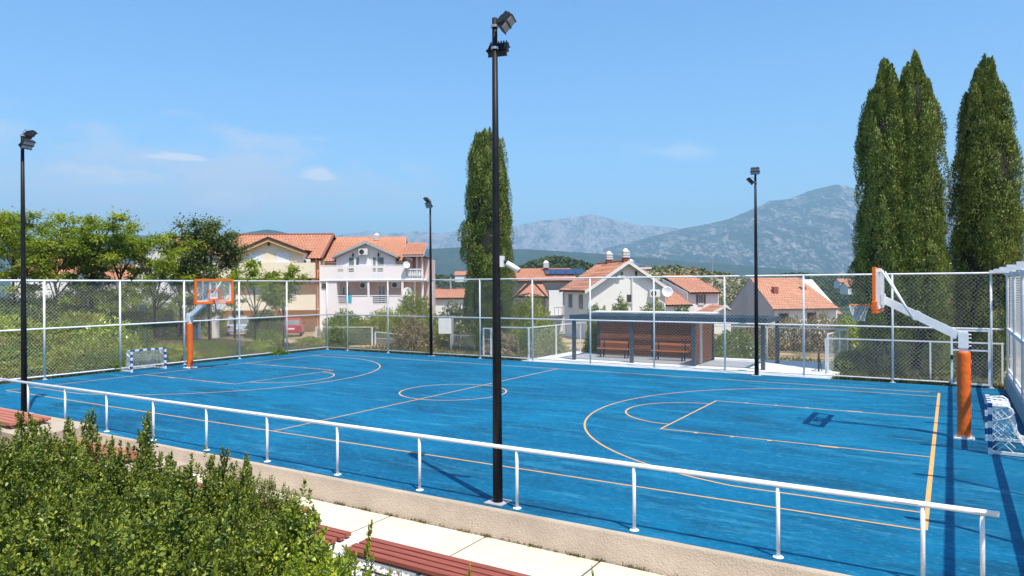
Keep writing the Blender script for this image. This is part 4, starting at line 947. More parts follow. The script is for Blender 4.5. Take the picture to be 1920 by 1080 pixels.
def brown_eave_house():        # behind the white house, left: low orange roof with solar panels
    d = 66.0; s = d/FPX
    r, p = house(960, 650, d, 'grey and white house with solar panels on a shallow orange roof', turn=4)
    X = lambda u: (u-960)*s
    Z = lambda v: (650-v)*s
    b = MB(); b.b2(X(975), X(1085), 2.0, 9.5, 0, Z(528)); wo = b.build('wall', 'greywall', r)
    ro = roof_panel('roof', (X(962), 1.0, Z(528)), (X(1090), 1.0, Z(528)), (X(962), 6.0, Z(508.5)+0.35), (X(1090), 6.0, Z(508.5)+0.35), 'tile', r, 'darkwood')
    roof_panel('roof', (X(962), 10.5, Z(526)), (X(1090), 10.5, Z(526)), (X(962), 6.0, Z(508.5)+0.35), (X(1090), 6.0, Z(508.5)+0.35), 'tile', r, 'darkwood')
    b = MB(); b.poly([(X(958), 0.9, Z(527)), (X(958), 6.0, Z(508)+0.3), (X(958), 6.0, Z(505)+0.3), (X(958), 0.9, Z(524))], (0.15, 0, 0)); b.build('bargeboard', 'trim', r)
    sp = Vector((0, 5.0, Z(508.5)+0.35-Z(528))); n = Vector((0, -sp.z, sp.y)).normalized()
    b = MB()
    for k in range(4):
        x0 = X(1032)+k*1.0; a = Vector((x0, 1.0, Z(528)))+sp*0.35+n*0.22; c = a+sp*0.42; b.poly([a, a+Vector((0.96, 0, 0)), c+Vector((0.96, 0, 0)), c], n*0.04)
    b.build('solar_panel', 'solar', ro); chimney(ro, X(1037), 5.0, Z(514), Z(506)+0.3, 0.45)
    b = MB(); b.b2(X(1028), X(1053.5), -1.0, 1.8, 0, Z(545)); b.build('white_annex', 'whitewall', r)
    b = MB(); b.b2(X(1022), X(1054), -2.2, -1.0, Z(592), Z(590)); 
    for uu in (1035, 1042, 1049, 1054): b.b2(X(uu)-0.025, X(uu)+0.025, -2.2, -2.15, Z(590), Z(576))
    b.b2(X(1034), X(1054.5), -2.2, -2.15, Z(576.5), Z(575)); b.build('terrace', 'greyconc', r)
    ra = roof_panel('porch_roof', (X(962), -1.0, Z(556)), (X(1028), -1.0, Z(558)), (X(997), 1.9, Z(524)), (X(1020), 1.9, Z(526)), 'tile', r, 'darkwood')
    b = MB(); b.poly([(X(960), -1.2, Z(558)), (X(997), -1.2, Z(522)), (X(999), -1.2, Z(527)), (X(1027), -1.2, Z(559)), (X(1027), -1.2, Z(563)), (X(997), -1.2, Z(530)), (X(960), -1.2, Z(563))], (0, 0.15, 0)); b.build('porch_edge', 'darkwood', r)
brown_eave_house()

def back_house_peach():
    d = 90.0; s = d/FPX
    r, p = house(1160, 620, d, 'peach house with dark solar panels half hidden behind the white gable', turn=0)
    X = lambda u: (u-1160)*s
    Z = lambda v: (620-v)*s
    b = MB(); b.b2(X(1165), X(1215), 0.5, 9, 0, Z(503)); b.build('wall', 'pinkwall', r)
    b = MB(); b.b2(X(1160), X(1222), -0.2, 9.5, Z(504.5), Z(501.5)); b.build('eaves_slab', 'trim', r)
    ro = roof_panel('roof', (X(1166), 0, Z(502)), (X(1222), 0, Z(502)), (X(1166), 4.5, Z(494)), (X(1210), 4.5, Z(494)), 'tile', r)
    b = MB(); b.poly([(X(1189), 0.6, Z(500.8)+0.1), (X(1214), 0.6, Z(500.8)+0.1), (X(1206), 3.9, Z(494.5)+0.15), (X(1190), 3.9, Z(494.5)+0.15)], (0, 0, 0.06)); b.build('solar_panel', 'solar', ro)
    chimney(ro, X(1183), 0.2, Z(503), Z(497), 0.7)
back_house_peach()

def shutter_house():
    d = 72.0; s = d/FPX
    r, p = house(1262, 650, d, 'white house with brown shutters and stacked orange roofs, right of the white gable', turn=6)
    X = lambda u: (u-1262)*s
    Z = lambda v: (650-v)*s
    b = MB(); b.b2(X(1296), X(1359), 1.0, 8.5, 0, Z(549)); wo = b.build('wall', 'whitewall', r)
    b = MB(); b.poly([(X(1296), 1.0, Z(549)), (X(1296), 8.5, Z(549)), (X(1296), 8.5, Z(523)), (X(1278), 8.5, Z(523))], (0.05, 0, 0))
    ro = roof_panel('roof', (X(1300), 0.5, Z(550)), (X(1361), 0.5, Z(550)), (X(1272), 5.2, Z(523)+0.4), (X(1336), 5.2, Z(523)+0.4), 'tile', r)
    roof_panel('roof', (X(1300), 9.0, Z(546)), (X(1361), 9.0, Z(546)), (X(1272), 5.2, Z(523)+0.4), (X(1336), 5.2, Z(523)+0.4), 'tile', r)
    window(wo, X(1319), X(1328), Z(571), Z(553), 1.0, panes=2, shutters='shutter', glass='dark')
    b = MB(); b.poly([(X(1296), 0.9, Z(549)), (X(1272), 5.0, Z(522)), (X(1272), 5.0, 0), (X(1296), 0.9, 0)], (0.1, 0.05, 0)); b.build('side_wall', 'whitewall', r)
    roof_panel('lower_roof', (X(1250), 0.2, Z(573)), (X(1303), 0.2, Z(573)), (X(1250), 4.5, Z(533)), (X(1270), 4.5, Z(531)), 'tile', r)
    b = MB(); b.b2(X(1250), X(1300), 0.6, 4.0, 0, Z(574)); b.build('lower_wall', 'whitewall', r)
    b = MB(); b.b2(X(1276), X(1302), -0.3, -0.2, Z(586), Z(578)); b.build('porch_railing', 'trim', r)
    b = MB(); b.poly([(X(1318), -2.2, 0), (X(1372), -2.2, 0), (X(1372), -2.2, Z(592)), (X(1345), -2.2, Z(576)), (X(1318), -2.2, Z(592))], (0, 2.9, 0)); b.build('porch_wall', 'whitewall', r)
    roof_panel('porch_roof', (X(1308), -2.6, Z(590)), (X(1308), 0.9, Z(590)), (X(1345), -2.6, Z(572.5)), (X(1345), 0.9, Z(572.5)), 'tile', r); roof_panel('porch_roof', (X(1377), -2.6, Z(591)), (X(1377), 0.9, Z(591)), (X(1345), -2.6, Z(572.5)), (X(1345), 0.9, Z(572.5)), 'tile', r)
    b = MB(); b.poly([(X(1306), -2.7, Z(594)), (X(1345), -2.7, Z(576)), (X(1379), -2.7, Z(595)), (X(1379), -2.7, Z(591)), (X(1345), -2.7, Z(571)), (X(1306), -2.7, Z(590))], (0, 0.06, 0)); b.build('bargeboard', 'trim', r)
shutter_house()

def right_house():
    d = 58.0; s = d/FPX
    r, p = house(1447, 655, d, 'white house with a left gable coloured grey as shade, two brick chimneys and a worn orange roof', turn=9)
    X = lambda u: (u-1447)*s*1.03
    Z = lambda v: (655-v)*s
    W, L = X(1572), 7.2; ze, zr = Z(578), Z(531)+0.35
    b = MB(); b.poly([(0, 0, -0.5), (0, L, -0.5), (0, L, ze), (0, L/2, zr), (0, 0, ze)], (0.25, 0, 0)); b.build('gable_wall', 'greywall', r)  # grey colour paints the shade on this side of the white house
    b = MB(); b.poly([(0.252, 0, -0.5), (0.252, L, -0.5), (0.252, L, ze-0.05), (0.252, L/2, zr-0.05), (0.252, 0, ze-0.05)], (W, 0, 0)); wo = b.build('wall', 'whitewall', r)
    k = (zr-ze)/(L/2); ov = 0.35; lo = ze-k*ov+0.1
    ro = roof_panel('roof', (-0.02, -ov, lo), (X(1578), -ov, lo), (-0.02, L/2, zr+0.1), (X(1548), L/2, zr+0.1), 'tileold', r, 'greyconc'); roof_panel('roof', (-0.02, L+ov, lo), (X(1578), L+ov, lo), (-0.02, L/2, zr+0.1), (X(1548), L/2, zr+0.1), 'tileold', r, 'greyconc')
    roof_panel('side_roof', (X(1545), 1.2, Z(593)), (X(1607), 1.2, Z(593)), (X(1545), L/2, zr-0.5), (X(1563), L/2, zr-0.5), 'tileold', r, 'greyconc')
    b = MB(); b.b2(X(1560), X(1600), 1.6, L, -0.5, Z(596)); b.build('side_wall', 'whitewall', r)
    window(wo, X(1461), X(1480), Z(612), Z(588), 0, panes=2, fm='shutter', glass='dark'); window(wo, X(1517), X(1535), Z(612), Z(587), 0, panes=2, fm='shutter', glass='dark')
    chimney(ro, X(1474), 1.6, Z(560), Z(538), 0.42, False); c2 = chimney(ro, X(1537), 2.2, Z(556), Z(538), 0.5, False); b = MB(); b.b2(X(1543), X(1550), 2.0, 2.5, Z(556), Z(542)); b.build('flue', 'brick', ro)
    b = MB(); b.tube([(X(1541), 2.6, Z(540)), (X(1541), 2.6, Z(520))], 0.025, 5); b.tube([(X(1536), 2.6, Z(521.5)), (X(1546), 2.6, Z(521.5))], 0.02, 5); b.build('aerial', 'steel', ro)
right_house()

def simple_house(u, v, d, W, L, ze, zr, axis, wall, tile, label, turn=0, wins=()):
    r, p = house(u, v, d, label, turn); wo, ro = gable_shell(r, W, L, -3.0, ze, zr, axis, wall, tile)
    for x0, x1, z0, z1 in wins: window(wo, x0, x1, z0, z1, 0, panes=2)
    return r
simple_house(255, 560, 72, 6.5, 8, 4.6, 6.2, 'y', 'whitewall', 'tile', 'white gabled house behind the light green trees, left of the dark tree', -8, [(1.2, 2.4, 1.0, 2.4), (3.8, 5.0, 1.0, 2.4)])
simple_house(20, 560, 78, 6.5, 8, 2.6, 4.4, 'x', 'whitewall', 'tile', 'small white house with an orange roof glimpsed behind the leftmost tree', 10, [(1.2, 2.4, 0.2, 1.6)])
simple_house(160, 560, 95, 7, 8, 2.4, 4.4, 'x', 'cream', 'tile', 'far house with an orange roof glimpsed between the light green trees', -6, [(1.2, 2.4, 0.2, 1.6)])
simple_house(335, 560, 84, 8, 8, 4.2, 6.3, 'x', 'cream', 'tile', 'cream house with an orange roof seen through the dark tree', 0, [(1.2, 2.4, 0.8, 2.2)])
simple_house(812, 610, 85, 5.0, 7, 3.2, 4.2, 'x', 'whitewall', 'tile', 'low orange roofed house between the pale pink house and the middle cypress', 0)
simple_house(1925, 640, 42, 6, 8, 2.0, 3.2, 'y', 'pinkdeep', 'tileold', 'pinkish house cut by the right edge behind the corner fence', 0)
simple_house(1618, 612, 44, 2.6, 2.6, 0.75, 1.75, 'y', 'darkwood', M_['darktile'], 'small dark hut with a dark roof behind the left of the paired cypresses', -20)
for k, (u, v, d, lab) in enumerate(((1575, 531, 420, 'tiny far white house on the wooded slope, left of the paired cypresses'), (1605, 532, 430, 'tiny far house nearest the paired cypresses'), (853, 518, 380, 'tiny far house left of the middle cypress'), (1590, 540, 330, 'tiny far pink roofed house lowest on the wooded slope'))):
    simple_house(u, v, d, 9, 8, 0.5, 2.6, 'x', 'whitewall', 'tile', lab)

# ------------------------------------------------------------------ the pavilion behind the fence
def build_pavilion():
    b = MB(); b.b2(10.9, 24.5, 17.0, 23.0, -0.3, -0.006); b.build('slab', 'concrete')['kind'] = 'structure'
    r = empty('pavilion', (12.9, 18.6, 0), 0, 'slate grey open pavilion with slatted brown walls and a flat roof behind the court', 'pavilion'); T = Matrix.Translation((-12.9, -18.6, 0))
    xs = [12.9, 15.85, 18.75, 21.68]
    for x in xs:
        for y in (18.75, 21.6):
            b = MB(); b.b2(x-0.075, x+0.075, y-0.075, y+0.075, -0.006, 1.95); b.xform(T).build('post', 'slate', r)
    b = MB(); b.b2(12.72, 21.86, 18.62, 18.78, 1.95, 2.16); b.b2(12.72, 21.86, 21.55, 21.7, 1.951, 2.14)
    for x in (12.8, 21.78): b.b2(x-0.07, x+0.07, 18.781, 21.549, 1.95, 2.15)
    b.xform(T).build('beam', 'slate', r)
    b = MB(); b.poly([(12.62, 21.25, 2.165), (18.95, 21.25, 2.165), (18.95, 22.1, 2.19), (12.62, 22.1, 2.19)], (0, 0, 0.06)); b.xform(T).build('roof', 'concrete', r)
    for i in range(20):
        y = 18.86+i*0.122; b = MB(); b.b2(12.88, 21.70, y-0.022, y+0.022, 2.03, 2.145); b.xform(T).build('pergola_slat', 'slate', r)
    b = MB(); b.b2(12.9, 18.7, 21.545, 21.56, 0.05, 1.93); b.xform(T).build('gap_shade_panel', 'darkwood', r)  # dark sheet added behind the slats so their gaps read as shade
    for x0, x1 in ((13.0, 15.75), (15.95, 18.65)):      # back walls of horizontal slats
        b = MB(); z = 0.06
        while z < 1.9: b.b2(x0, x1, 21.50, 21.535, z, z+0.088); z += 0.110
        b.xform(T).build('back_wall', 'brownslat', r)
    b = MB(); z = 0.06
    while z < 1.9: b.b2(18.73, 18.765, 18.85, 19.6, z, z+0.085); b.b2(18.73, 18.765, 20.0, 21.5, z, z+0.085); z += 0.105
    b.xform(T).build('side_wall', 'brownslat', r)
    b = MB(); b.b2(18.72, 18.77, 19.62, 19.98, 0.02, 1.9); b.xform(T).build('side_panel', 'greyconc', r)
    for x, lab in ((13.35, 'orange brown slatted bench in the left bay of the pavilion'), (16.2, 'orange brown slatted bench in the right bay of the pavilion')):
        k = empty('park_bench', (x, 20.3, 0), 0, lab, 'bench', 'benches inside the pavilion')
        b = MB()
        for i in range(4): b.b2(0, 1.75, i*0.115, i*0.115+0.095, 0.42, 0.46)
        b.build('seat', 'benchwood', k)
        b = MB()
        for i in range(2): b.b2(0.0, 1.75, 0.50+i*0.02, 0.535+i*0.02, 0.55+i*0.13, 0.66+i*0.13)
        b.build('backrest', 'benchwood', k)
        for xx in (0.2, 1.5):
            b = MB(); b.bar((xx, 0.03, 0), (xx, 0.03, 0.42), 0.05, 0.05); b.bar((xx, 0.42, 0), (xx, 0.54, 0.8), 0.05, 0.05); b.bar((xx, 0.03, 0.40), (xx, 0.44, 0.40), 0.05, 0.036); b.build('leg_frame', 'blackplastic', k)
build_pavilion()
b = MB(); b.b2(-0.03, 0.03, -0.03, 0.03, 0, 0.75); b.bar((0, 0, 0.7), (0.12, -0.02, 0.02), 0.03, 0.03); o = b.build('prop_post', 'blackplastic'); o.location = (23.75, 19.3, -0.006); tag(o, 'short dark leaning post on the slab inside the right corner of the low fence', 'post')

# ------------------------------------------------------------------ parked cars
def car(p, rz, paint, label, length=4.2, width=1.72, height=1.46, estate=True, box=False):
    r = empty('parked_car', p, rz, label, 'car', 'cars parked beyond the left fence')       # local +X forward
    L, W, H = length/2, width/2, height
    side = [(-L, 0.32), (-L-0.02, 0.62), (-L+0.04, 0.90)]
    b = MB(); prof = [(-L, 0.30), (-L-0.03, 0.55), (-L+0.03, 0.92), (L*0.30, 0.95), (L*0.86, 0.80), (L, 0.62), (L, 0.30)]
    b.poly([(x, -W, z) for x, z in prof], (0, 2*W, 0)); o = b.build('body', paint, r)
    md = o.modifiers.new('bevel', 'BEVEL'); md.width = 0.07; md.segments = 3
    gx0 = -L+0.06 if estate else -L+0.45
    cab = [(gx0, 0.90), (gx0+0.22, H-0.06), (gx0+0.5, H), (L*0.0, H-0.02), (L*0.48, 0.92)]
    b = MB(); n = len(cab); wi = [W*0.97, W*0.80, W*0.78, W*0.80, W*0.95]
    vs = [(x, -k, z) for (x, z), k in zip(cab, wi)]+[(x, k, z) for (x, z), k in zip(cab, wi)]
    b.add(vs, [tuple(range(n-1, -1, -1)), tuple(range(n, 2*n))]+[(i, (i+1) % n, n+(i+1) % n, n+i) for i in range(n)]); cb = b.build('cabin', paint, r)
    b = MB(); q = lambda i, f, s, ins: None
    (xa, za), (xb, zb) = cab[0], cab[1]
    def quad(pts, nv): b.poly(pts, nv)
    quad([(xa+0.03, -W*0.84, za+0.06), (xa+0.03, W*0.84, za+0.06), (xb-0.03, W*0.72, zb-0.05), (xb-0.03, -W*0.72, zb-0.05)], (-0.02, 0, 0.008)); b.build('rear_window', 'windowglass', cb)
    b = MB(); (xc, zc), (xd, zd) = cab[3], cab[4]; b.poly([(xd-0.03, -W*0.84, zd+0.05), (xd-0.03, W*0.84, zd+0.05), (xc+0.03, W*0.72, zc-0.05), (xc+0.03, -W*0.72, zc-0.05)], (0.02, 0, 0.01)); b.build('windscreen', 'windowglass', cb)
    for s in (-1, 1):
        b = MB(); b.poly([(xa+0.2, s*W*0.955, 0.97), (xd-0.25, s*W*0.945, 0.97), (xc+0.0, s*W*0.825, H-0.12), (xb+0.12, s*W*0.825, H-0.12)], (0, s*0.02, 0.01)); b.build('side_window', 'windowglass', cb)
        b = MB(); b.bevbox((-L-0.0, s*(W-0.16), 0.78), (0.10, 0.24, 0.20), 0.02); b.build('tail_light', 'taillight', r)
        b = MB(); b.bevbox((L*0.30, s*(W+0.09), 1.0), (0.12, 0.18, 0.13), 0.02); b.build('wing_mirror', paint, r)
        for x in (-L*0.62, L*0.62):
            b = MB(); R = Matrix.Rotation(PI/2, 4, 'X'); b.lathe([(0.19, -0.10), (0.30, -0.10), (0.325, -0.06), (0.325, 0.06), (0.30, 0.10), (0.19, 0.10)], 20); b.xform(Matrix.Translation((x, s*(W-0.09), 0.325)) @ R); wq = b.build('wheel', 'tyre', r, smooth=False)
            b = MB(); b.lathe([(0.185, -0.105), (0.185, 0.105)], 14); b.xform(Matrix.Translation((x, s*(W-0.09), 0.325)) @ R); b.build('rim', 'steel', wq)
    b = MB(); b.b2(-L-0.055, -L-0.04, -0.27, 0.27, 0.60, 0.72); b.build('number_plate', 'white', r)
    b = MB(); b.bevbox((-L-0.02, 0, 0.42), (0.16, 2*W-0.06, 0.20), 0.04); b.build('bumper', paint, r)
    if box:
        b = MB(); b.bevbox((-L*0.1, 0, H+0.27), (1.7, 0.85, 0.32), 0.09); b.build('roof_box', 'blackplastic', r)
        for s in (-1, 1):
            b = MB(); b.bar((gx0+0.5, s*W*0.7, H+0.05), (L*0.0, s*W*0.7, H+0.05), 0.05, 0.06); b.build('roof_rail', 'steel', r)
    return r
def gp(u, d):
    p = at(u, 535, d); return (p.x, p.y, float(gz(p.x, p.y)))
car(gp(445, 58), FWA+PI/2+0.40, 'silvercar', 'silver estate car with a black roof box, seen from behind through the left fence', 4.4, 1.75, 1.55, True, True)
car(gp(548, 58), FWA+PI/2+0.24, 'redcar', 'small red car parked beyond the far left corner of the court', 3.8, 1.62, 1.44)
car(gp(318, 51), FWA+PI/2+0.28, 'blackcar', 'dark hatchback parked in the shade left of the orange basketball post', 4.0, 1.7, 1.45)

# ------------------------------------------------------------------ posts, poles and walls in the middle distance
def upole(u, v1, v0, d, label, lamp=False):
    p = at(u, v0, d); h = (v0-v1)*d/FPX; r = empty('utility_pole', p, 0, label, 'pole', 'far poles')
    b = MB(); b.tube([(0, 0, -3), (0, 0, h)], [0.14, 0.09], 8); b.build('shaft', 'greyconc', r)
    b = MB(); b.bar((-RT.x*0.9, -RT.y*0.9, h-0.4), (RT.x*0.9, RT.y*0.9, h-0.4), 0.12, 0.12); b.build('lamp_arm' if lamp else 'cross_arm', 'greyconc', r)
upole(1336, 477, 520, 230, 'grey utility pole on the scrubby rocky hill')
upole(845, 520, 560, 88, 'grey lamp pole left of the middle cypress above the orange roof', True)
p0 = at(606, 655, 46); p1 = at(700, 656, 44.5); p2 = at(770, 660, 43)
def wire_fence(pts, h, label):
    o = Vector(pts[0]); r = empty('wire_fence', o, 0, label, 'fence', 'older wire fences beyond the far corner')
    for a, c in zip(pts[:-1], pts[1:]):
        a, c = Vector(a)-o, Vector(c)-o; d = c-a; L = Vector((d.x, d.y, 0)).length; n = max(1, round(L/2.5))
        for i in range(n+1):
            q = a.lerp(c, i/n); b = MB(); b.bar(q+Vector((0, 0, -0.6)), q+Vector((0, 0, h)), 0.07, 0.07); b.build('post', 'galv', r)
        R = Matrix.Rotation(math.atan2(d.y, d.x), 4, 'Z'); m = mesh_panel('x', 0, L, 0.0, h-0.05, 0.0, 0.12, 0.008); m.xform(Matrix.Translation(a) @ R).build('chain_link_mesh', 'wire', r, recalc=False)
        b = MB(); b.tube([a+Vector((0, 0, h)), c+Vector((0, 0, h))], 0.025, 6); b.build('rail', 'galv', r)
def gpt(u, d, dz=0.0):
    q = at(u, 535, d); return Vector((q.x, q.y, float(gz(q.x, q.y))+dz))
wire_fence([gpt(592, 47), gpt(697, 45)], 1.15, 'rusty white wire fence beyond the far left corner of the court')
wire_fence([gpt(703, 45), gpt(772, 43.5)], 0.85, 'low wire fence on a tan wall between the corner and the far mid pole')
wire_fence([gpt(845, 41), gpt(890, 40.5)], 0.9, 'short wire fence between the far mid pole and the middle cypress')
b = MB(); a, c = gpt(700, 45.4), gpt(800, 43.0); b.bar(a+Vector((0, 0, 0.1)), c+Vector((0, 0, 0.1)), 0.35, 0.75); tag(b.build('stone_wall', 'stone'), 'low tan stone wall beyond the far corner, under the wire fence', 'wall')
b = MB(); a = gpt(834, 46); R = Matrix.Rotation(FWA, 4, 'Z'); b.b2(-0.42, 0.42, -0.03, 0.03, 0.75, 1.75); b.xform(Matrix.Translation(a) @ R); o = b.build('notice_board', 'white'); b = MB(); b.b2(0.46, 0.55, -0.05, 0.05, -0.3, 1.9); b.xform(Matrix.Translation(a) @ R); b.build('post', 'greyconc', o); tag(o, 'plain white board on a post between the far mid pole and the middle cypress', 'sign')
# white slatted gate posts beside the parked cars
for k, (u, d, lab) in enumerate(((268, 47, 'pale concrete gate post left of the dark hatchback'), (368, 50, 'banded white gate pillar right of the orange basketball post'), (404, 54, 'pale gate post between the banded pillar and the silver car'))):
    r = empty('gate_post', gpt(u, d), FWA, lab, 'post', 'gate posts by the parked cars')
    b = MB(); b.b2(-0.2, 0.2, -0.2, 0.2, -0.3, 1.9 if k == 1 else 2.4)
    if k == 1:
        for i in range(9): b.b2(-0.23, 0.23, -0.23, 0.23, 0.1+i*0.2, 0.2+i*0.2)
    b.build('pillar', 'trim' if k else 'greyconc', r); b = MB(); b.lathe([(0.27, 0), (0.27, 0.06), (0.1, 0.14)], 4, (0, 0, 1.901 if k == 1 else 2.401)); b.build('cap', 'trim', r)

# ------------------------------------------------------------------ hills and mountains
def ridge(name, pts, D, front, back, zb, m, amp, freq, nx=220, ny=46, seed=0, sharp=True, crest_amp=0.25):
    """a range whose crest passes the given sight lines at distance D; it falls to zb over `front` metres towards us"""
    us = np.array([q[0] for q in pts], float); vs = np.array([q[1] for q in pts], float)
    u = np.linspace(us[0], us[-1], nx); v = np.interp(u, us, vs)
    V = np.zeros((ny, nx, 3)); 
    for i in range(nx):
        r = ray(u[i], v[i]); hv = Vector((r.x, r.y, 0)); dist = D/ r.dot(FW) if False else D
        crest = Vector((CX, CY, CZ)) + r*D; dr = hv.normalized()
        for j in range(ny):
            t = j/(ny-1)*2-1      # -1 front foot, 0 crest, 1 back foot
            off = t*front if t < 0 else t*back
            p = crest+dr*off; f = 1-abs(t)
            prof = f**1.15 if t < 0 else f**1.3
            h = zb+(crest.z-zb)*prof
            q = Vector((p.x*freq, p.y*freq, seed*3.7))
            if sharp: nz = (mn.ridged_multi_fractal(q, 0.9, 2.1, 6, 1.0, 2.0)-1.1)
            else: nz = mn.fractal(q, 1.0, 2.0, 5)
            mask = min(1, crest_amp*0.35+abs(t)*2.5)*min(1, f*4)
            V[j, i] = (p.x, p.y, h+amp*nz*mask)
    i = (np.arange(ny-1)[:, None]*nx+np.arange(nx-1)[None]).ravel(); F = np.stack([i, i+1, i+nx+1, i+nx], 1)
    o = np_mesh(name, V.reshape(-1, 3), F, m, smooth=True); return tag(o, kind='structure')
def hill_mat(name, green, rock, scale, lo, hi, green2=None, bump=0.6, bdist=20):
    m, N, L, b = new_mat(name); b.inputs['Roughness'].default_value = 1; b.inputs['Specular IOR Level'].default_value = 0.0
    tc = N.new('ShaderNodeTexCoord')
    rt = N.new('ShaderNodeMapping'); rt.inputs['Rotation'].default_value = (0, 0, YAW); L.new(tc.outputs['Object'], rt.inputs[0])
    def nse(s, d, r=0.65, st=(1, 0.30, 0.8)):
        mp = N.new('ShaderNodeMapping'); mp.inputs['Scale'].default_value = st; L.new(rt.outputs[0], mp.inputs[0])
        n = N.new('ShaderNodeTexNoise'); n.inputs['Scale'].default_value = s; n.inputs['Detail'].default_value = d; n.inputs['Roughness'].default_value = r; n.inputs['Distortion'].default_value = 0.6; L.new(mp.outputs[0], n.inputs['Vector']); return n.outputs['Fac']
    mr = N.new('ShaderNodeMapRange'); mr.inputs[1].default_value = lo; mr.inputs[2].default_value = hi; mm = N.new('ShaderNodeMath'); mm.operation = 'MULTIPLY_ADD'; mm.inputs[1].default_value = 0.55; L.new(nse(scale*4.5, 9, 0.75, (1, 0.35, 0.8)), mm.inputs[0])
    m3 = N.new('ShaderNodeMath'); m3.operation = 'MULTIPLY'; m3.inputs[1].default_value = 0.45; L.new(nse(scale, 9, 0.7), m3.inputs[0]); L.new(m3.outputs[0], mm.inputs[2]); L.new(mm.outputs[0], mr.inputs[0])
    g = N.new('ShaderNodeMixRGB'); g.inputs[1].default_value = (*green, 1); g.inputs[2].default_value = (*(green2 or [q*0.55 for q in green]), 1)
    m2 = N.new('ShaderNodeMapRange'); m2.inputs[1].default_value = 0.4; m2.inputs[2].default_value = 0.6; L.new(nse(scale*7, 5), m2.inputs[0]); L.new(m2.outputs[0], g.inputs[0])
    x = N.new('ShaderNodeMixRGB'); L.new(mr.outputs[0], x.inputs[0]); L.new(g.outputs[0], x.inputs[1]); x.inputs[2].default_value = (*rock, 1); L.new(x.outputs[0], b.inputs['Base Color'])
    bp = N.new('ShaderNodeBump'); bp.inputs['Strength'].default_value = bump; bp.inputs['Distance'].default_value = bdist; L.new(nse(scale*5, 9, 0.7), bp.inputs['Height']); L.new(bp.outputs[0], b.inputs['Normal'])
    return m
mt1 = hill_mat('limestone_far', (0.040, 0.050, 0.03), (0.54, 0.43, 0.39), 0.0060, 0.43, 0.55, bdist=70, bump=1.0)
mt2 = hill_mat('limestone_scrub', (0.035, 0.055, 0.024), (0.54, 0.45, 0.39), 0.0060, 0.50, 0.60, bdist=60, bump=1.0)
mt3 = hill_mat('dark_forest', (0.030, 0.050, 0.022), (0.07, 0.075, 0.035), 0.006, 0.5, 0.75, bdist=12)
mt4 = hill_mat('near_forest', (0.050, 0.075, 0.025), (0.085, 0.10, 0.035), 0.06, 0.5, 0.7, (0.022, 0.036, 0.014), 1.0, 4)
mt5 = hill_mat('rocky_scrub', (0.075, 0.085, 0.035), (0.46, 0.36, 0.24), 0.085, 0.42, 0.54, (0.04, 0.05, 0.02), 1.0, 1.5)
ridge('mountain', [(380, 470), (560, 455), (600, 447), (650, 436), (690, 431), (720, 437), (750, 436), (780, 433), (820, 436), (860, 431), (910, 428), (960, 424), (1000, 415), (1020, 412), (1050, 409), (1080, 404), (1105, 400), (1130, 405), (1150, 410), (1200, 422), (1250, 424), (1300, 426), (1400, 434)], 9000, 1900, 2500, -20, mt1, 140, 0.0011, 300, 60, 1)
ridge('mountain', [(1130, 466), (1200, 449), (1260, 433), (1290, 424), (1330, 415), (1365, 407), (1400, 394), (1430, 381), (1442, 374), (1480, 371), (1510, 360), (1540, 350), (1560, 345), (1578, 342), (1600, 350), (1640, 352), (1700, 346), (1760, 348), (1785, 342), (1850, 350), (1905, 339), (1930, 338), (2000, 352), (2150, 390), (2300, 430)], 6800, 2600, 2500, -30, mt2, 120, 0.0011, 300, 60, 2)
ridge('far_hill', [(560, 500), (700, 470), (860, 462), (1000, 466), (1100, 472), (1200, 481), (1300, 489), (1400, 497), (1500, 506), (1560, 513), (1640, 520), (1800, 530), (2000, 532)], 3600, 1300, 900, -60, mt3, 26, 0.004, 240, 40, 3, False)
ridge('far_hill', [(-300, 436), (-100, 440), (100, 446), (230, 438), (330, 441), (420, 438), (455, 435), (480, 430), (500, 427), (520, 430), (550, 437), (590, 447), (640, 462), (720, 490)], 3200, 900, 900, -60, mt3, 22, 0.004, 240, 40, 4, False)
gh = ridge('green_hill', [(940, 530), (965, 512), (980, 502), (1005, 490), (1035, 485), (1065, 487), (1095, 496), (1140, 512), (1200, 530)], 420, 120, 120, -14, mt4, 3.0, 0.05, 150, 50, 5, False)
rh = ridge('rocky_hill', [(1150, 545), (1190, 520), (1212, 507), (1235, 500), (1262, 499), (1290, 503), (1330, 509), (1365, 514), (1400, 524), (1440, 538)], 235, 70, 80, -8, mt5, 1.6, 0.06, 170, 60, 6, False)
ws1 = ridge('wooded_slope', [(1380, 540), (1430, 522), (1470, 516), (1500, 514), (1540, 518), (1600, 524), (1680, 529), (1800, 531), (1950, 534), (2200, 536)], 620, 420, 300, -22, mt4, 3.5, 0.03, 200, 50, 7, False)
ws2 = ridge('wooded_slope', [(560, 540), (700, 528), (800, 520), (860, 519), (940, 522), (1050, 530), (1180, 540)], 520, 330, 300, -22, mt4, 3.5, 0.03, 200, 50, 8, False)

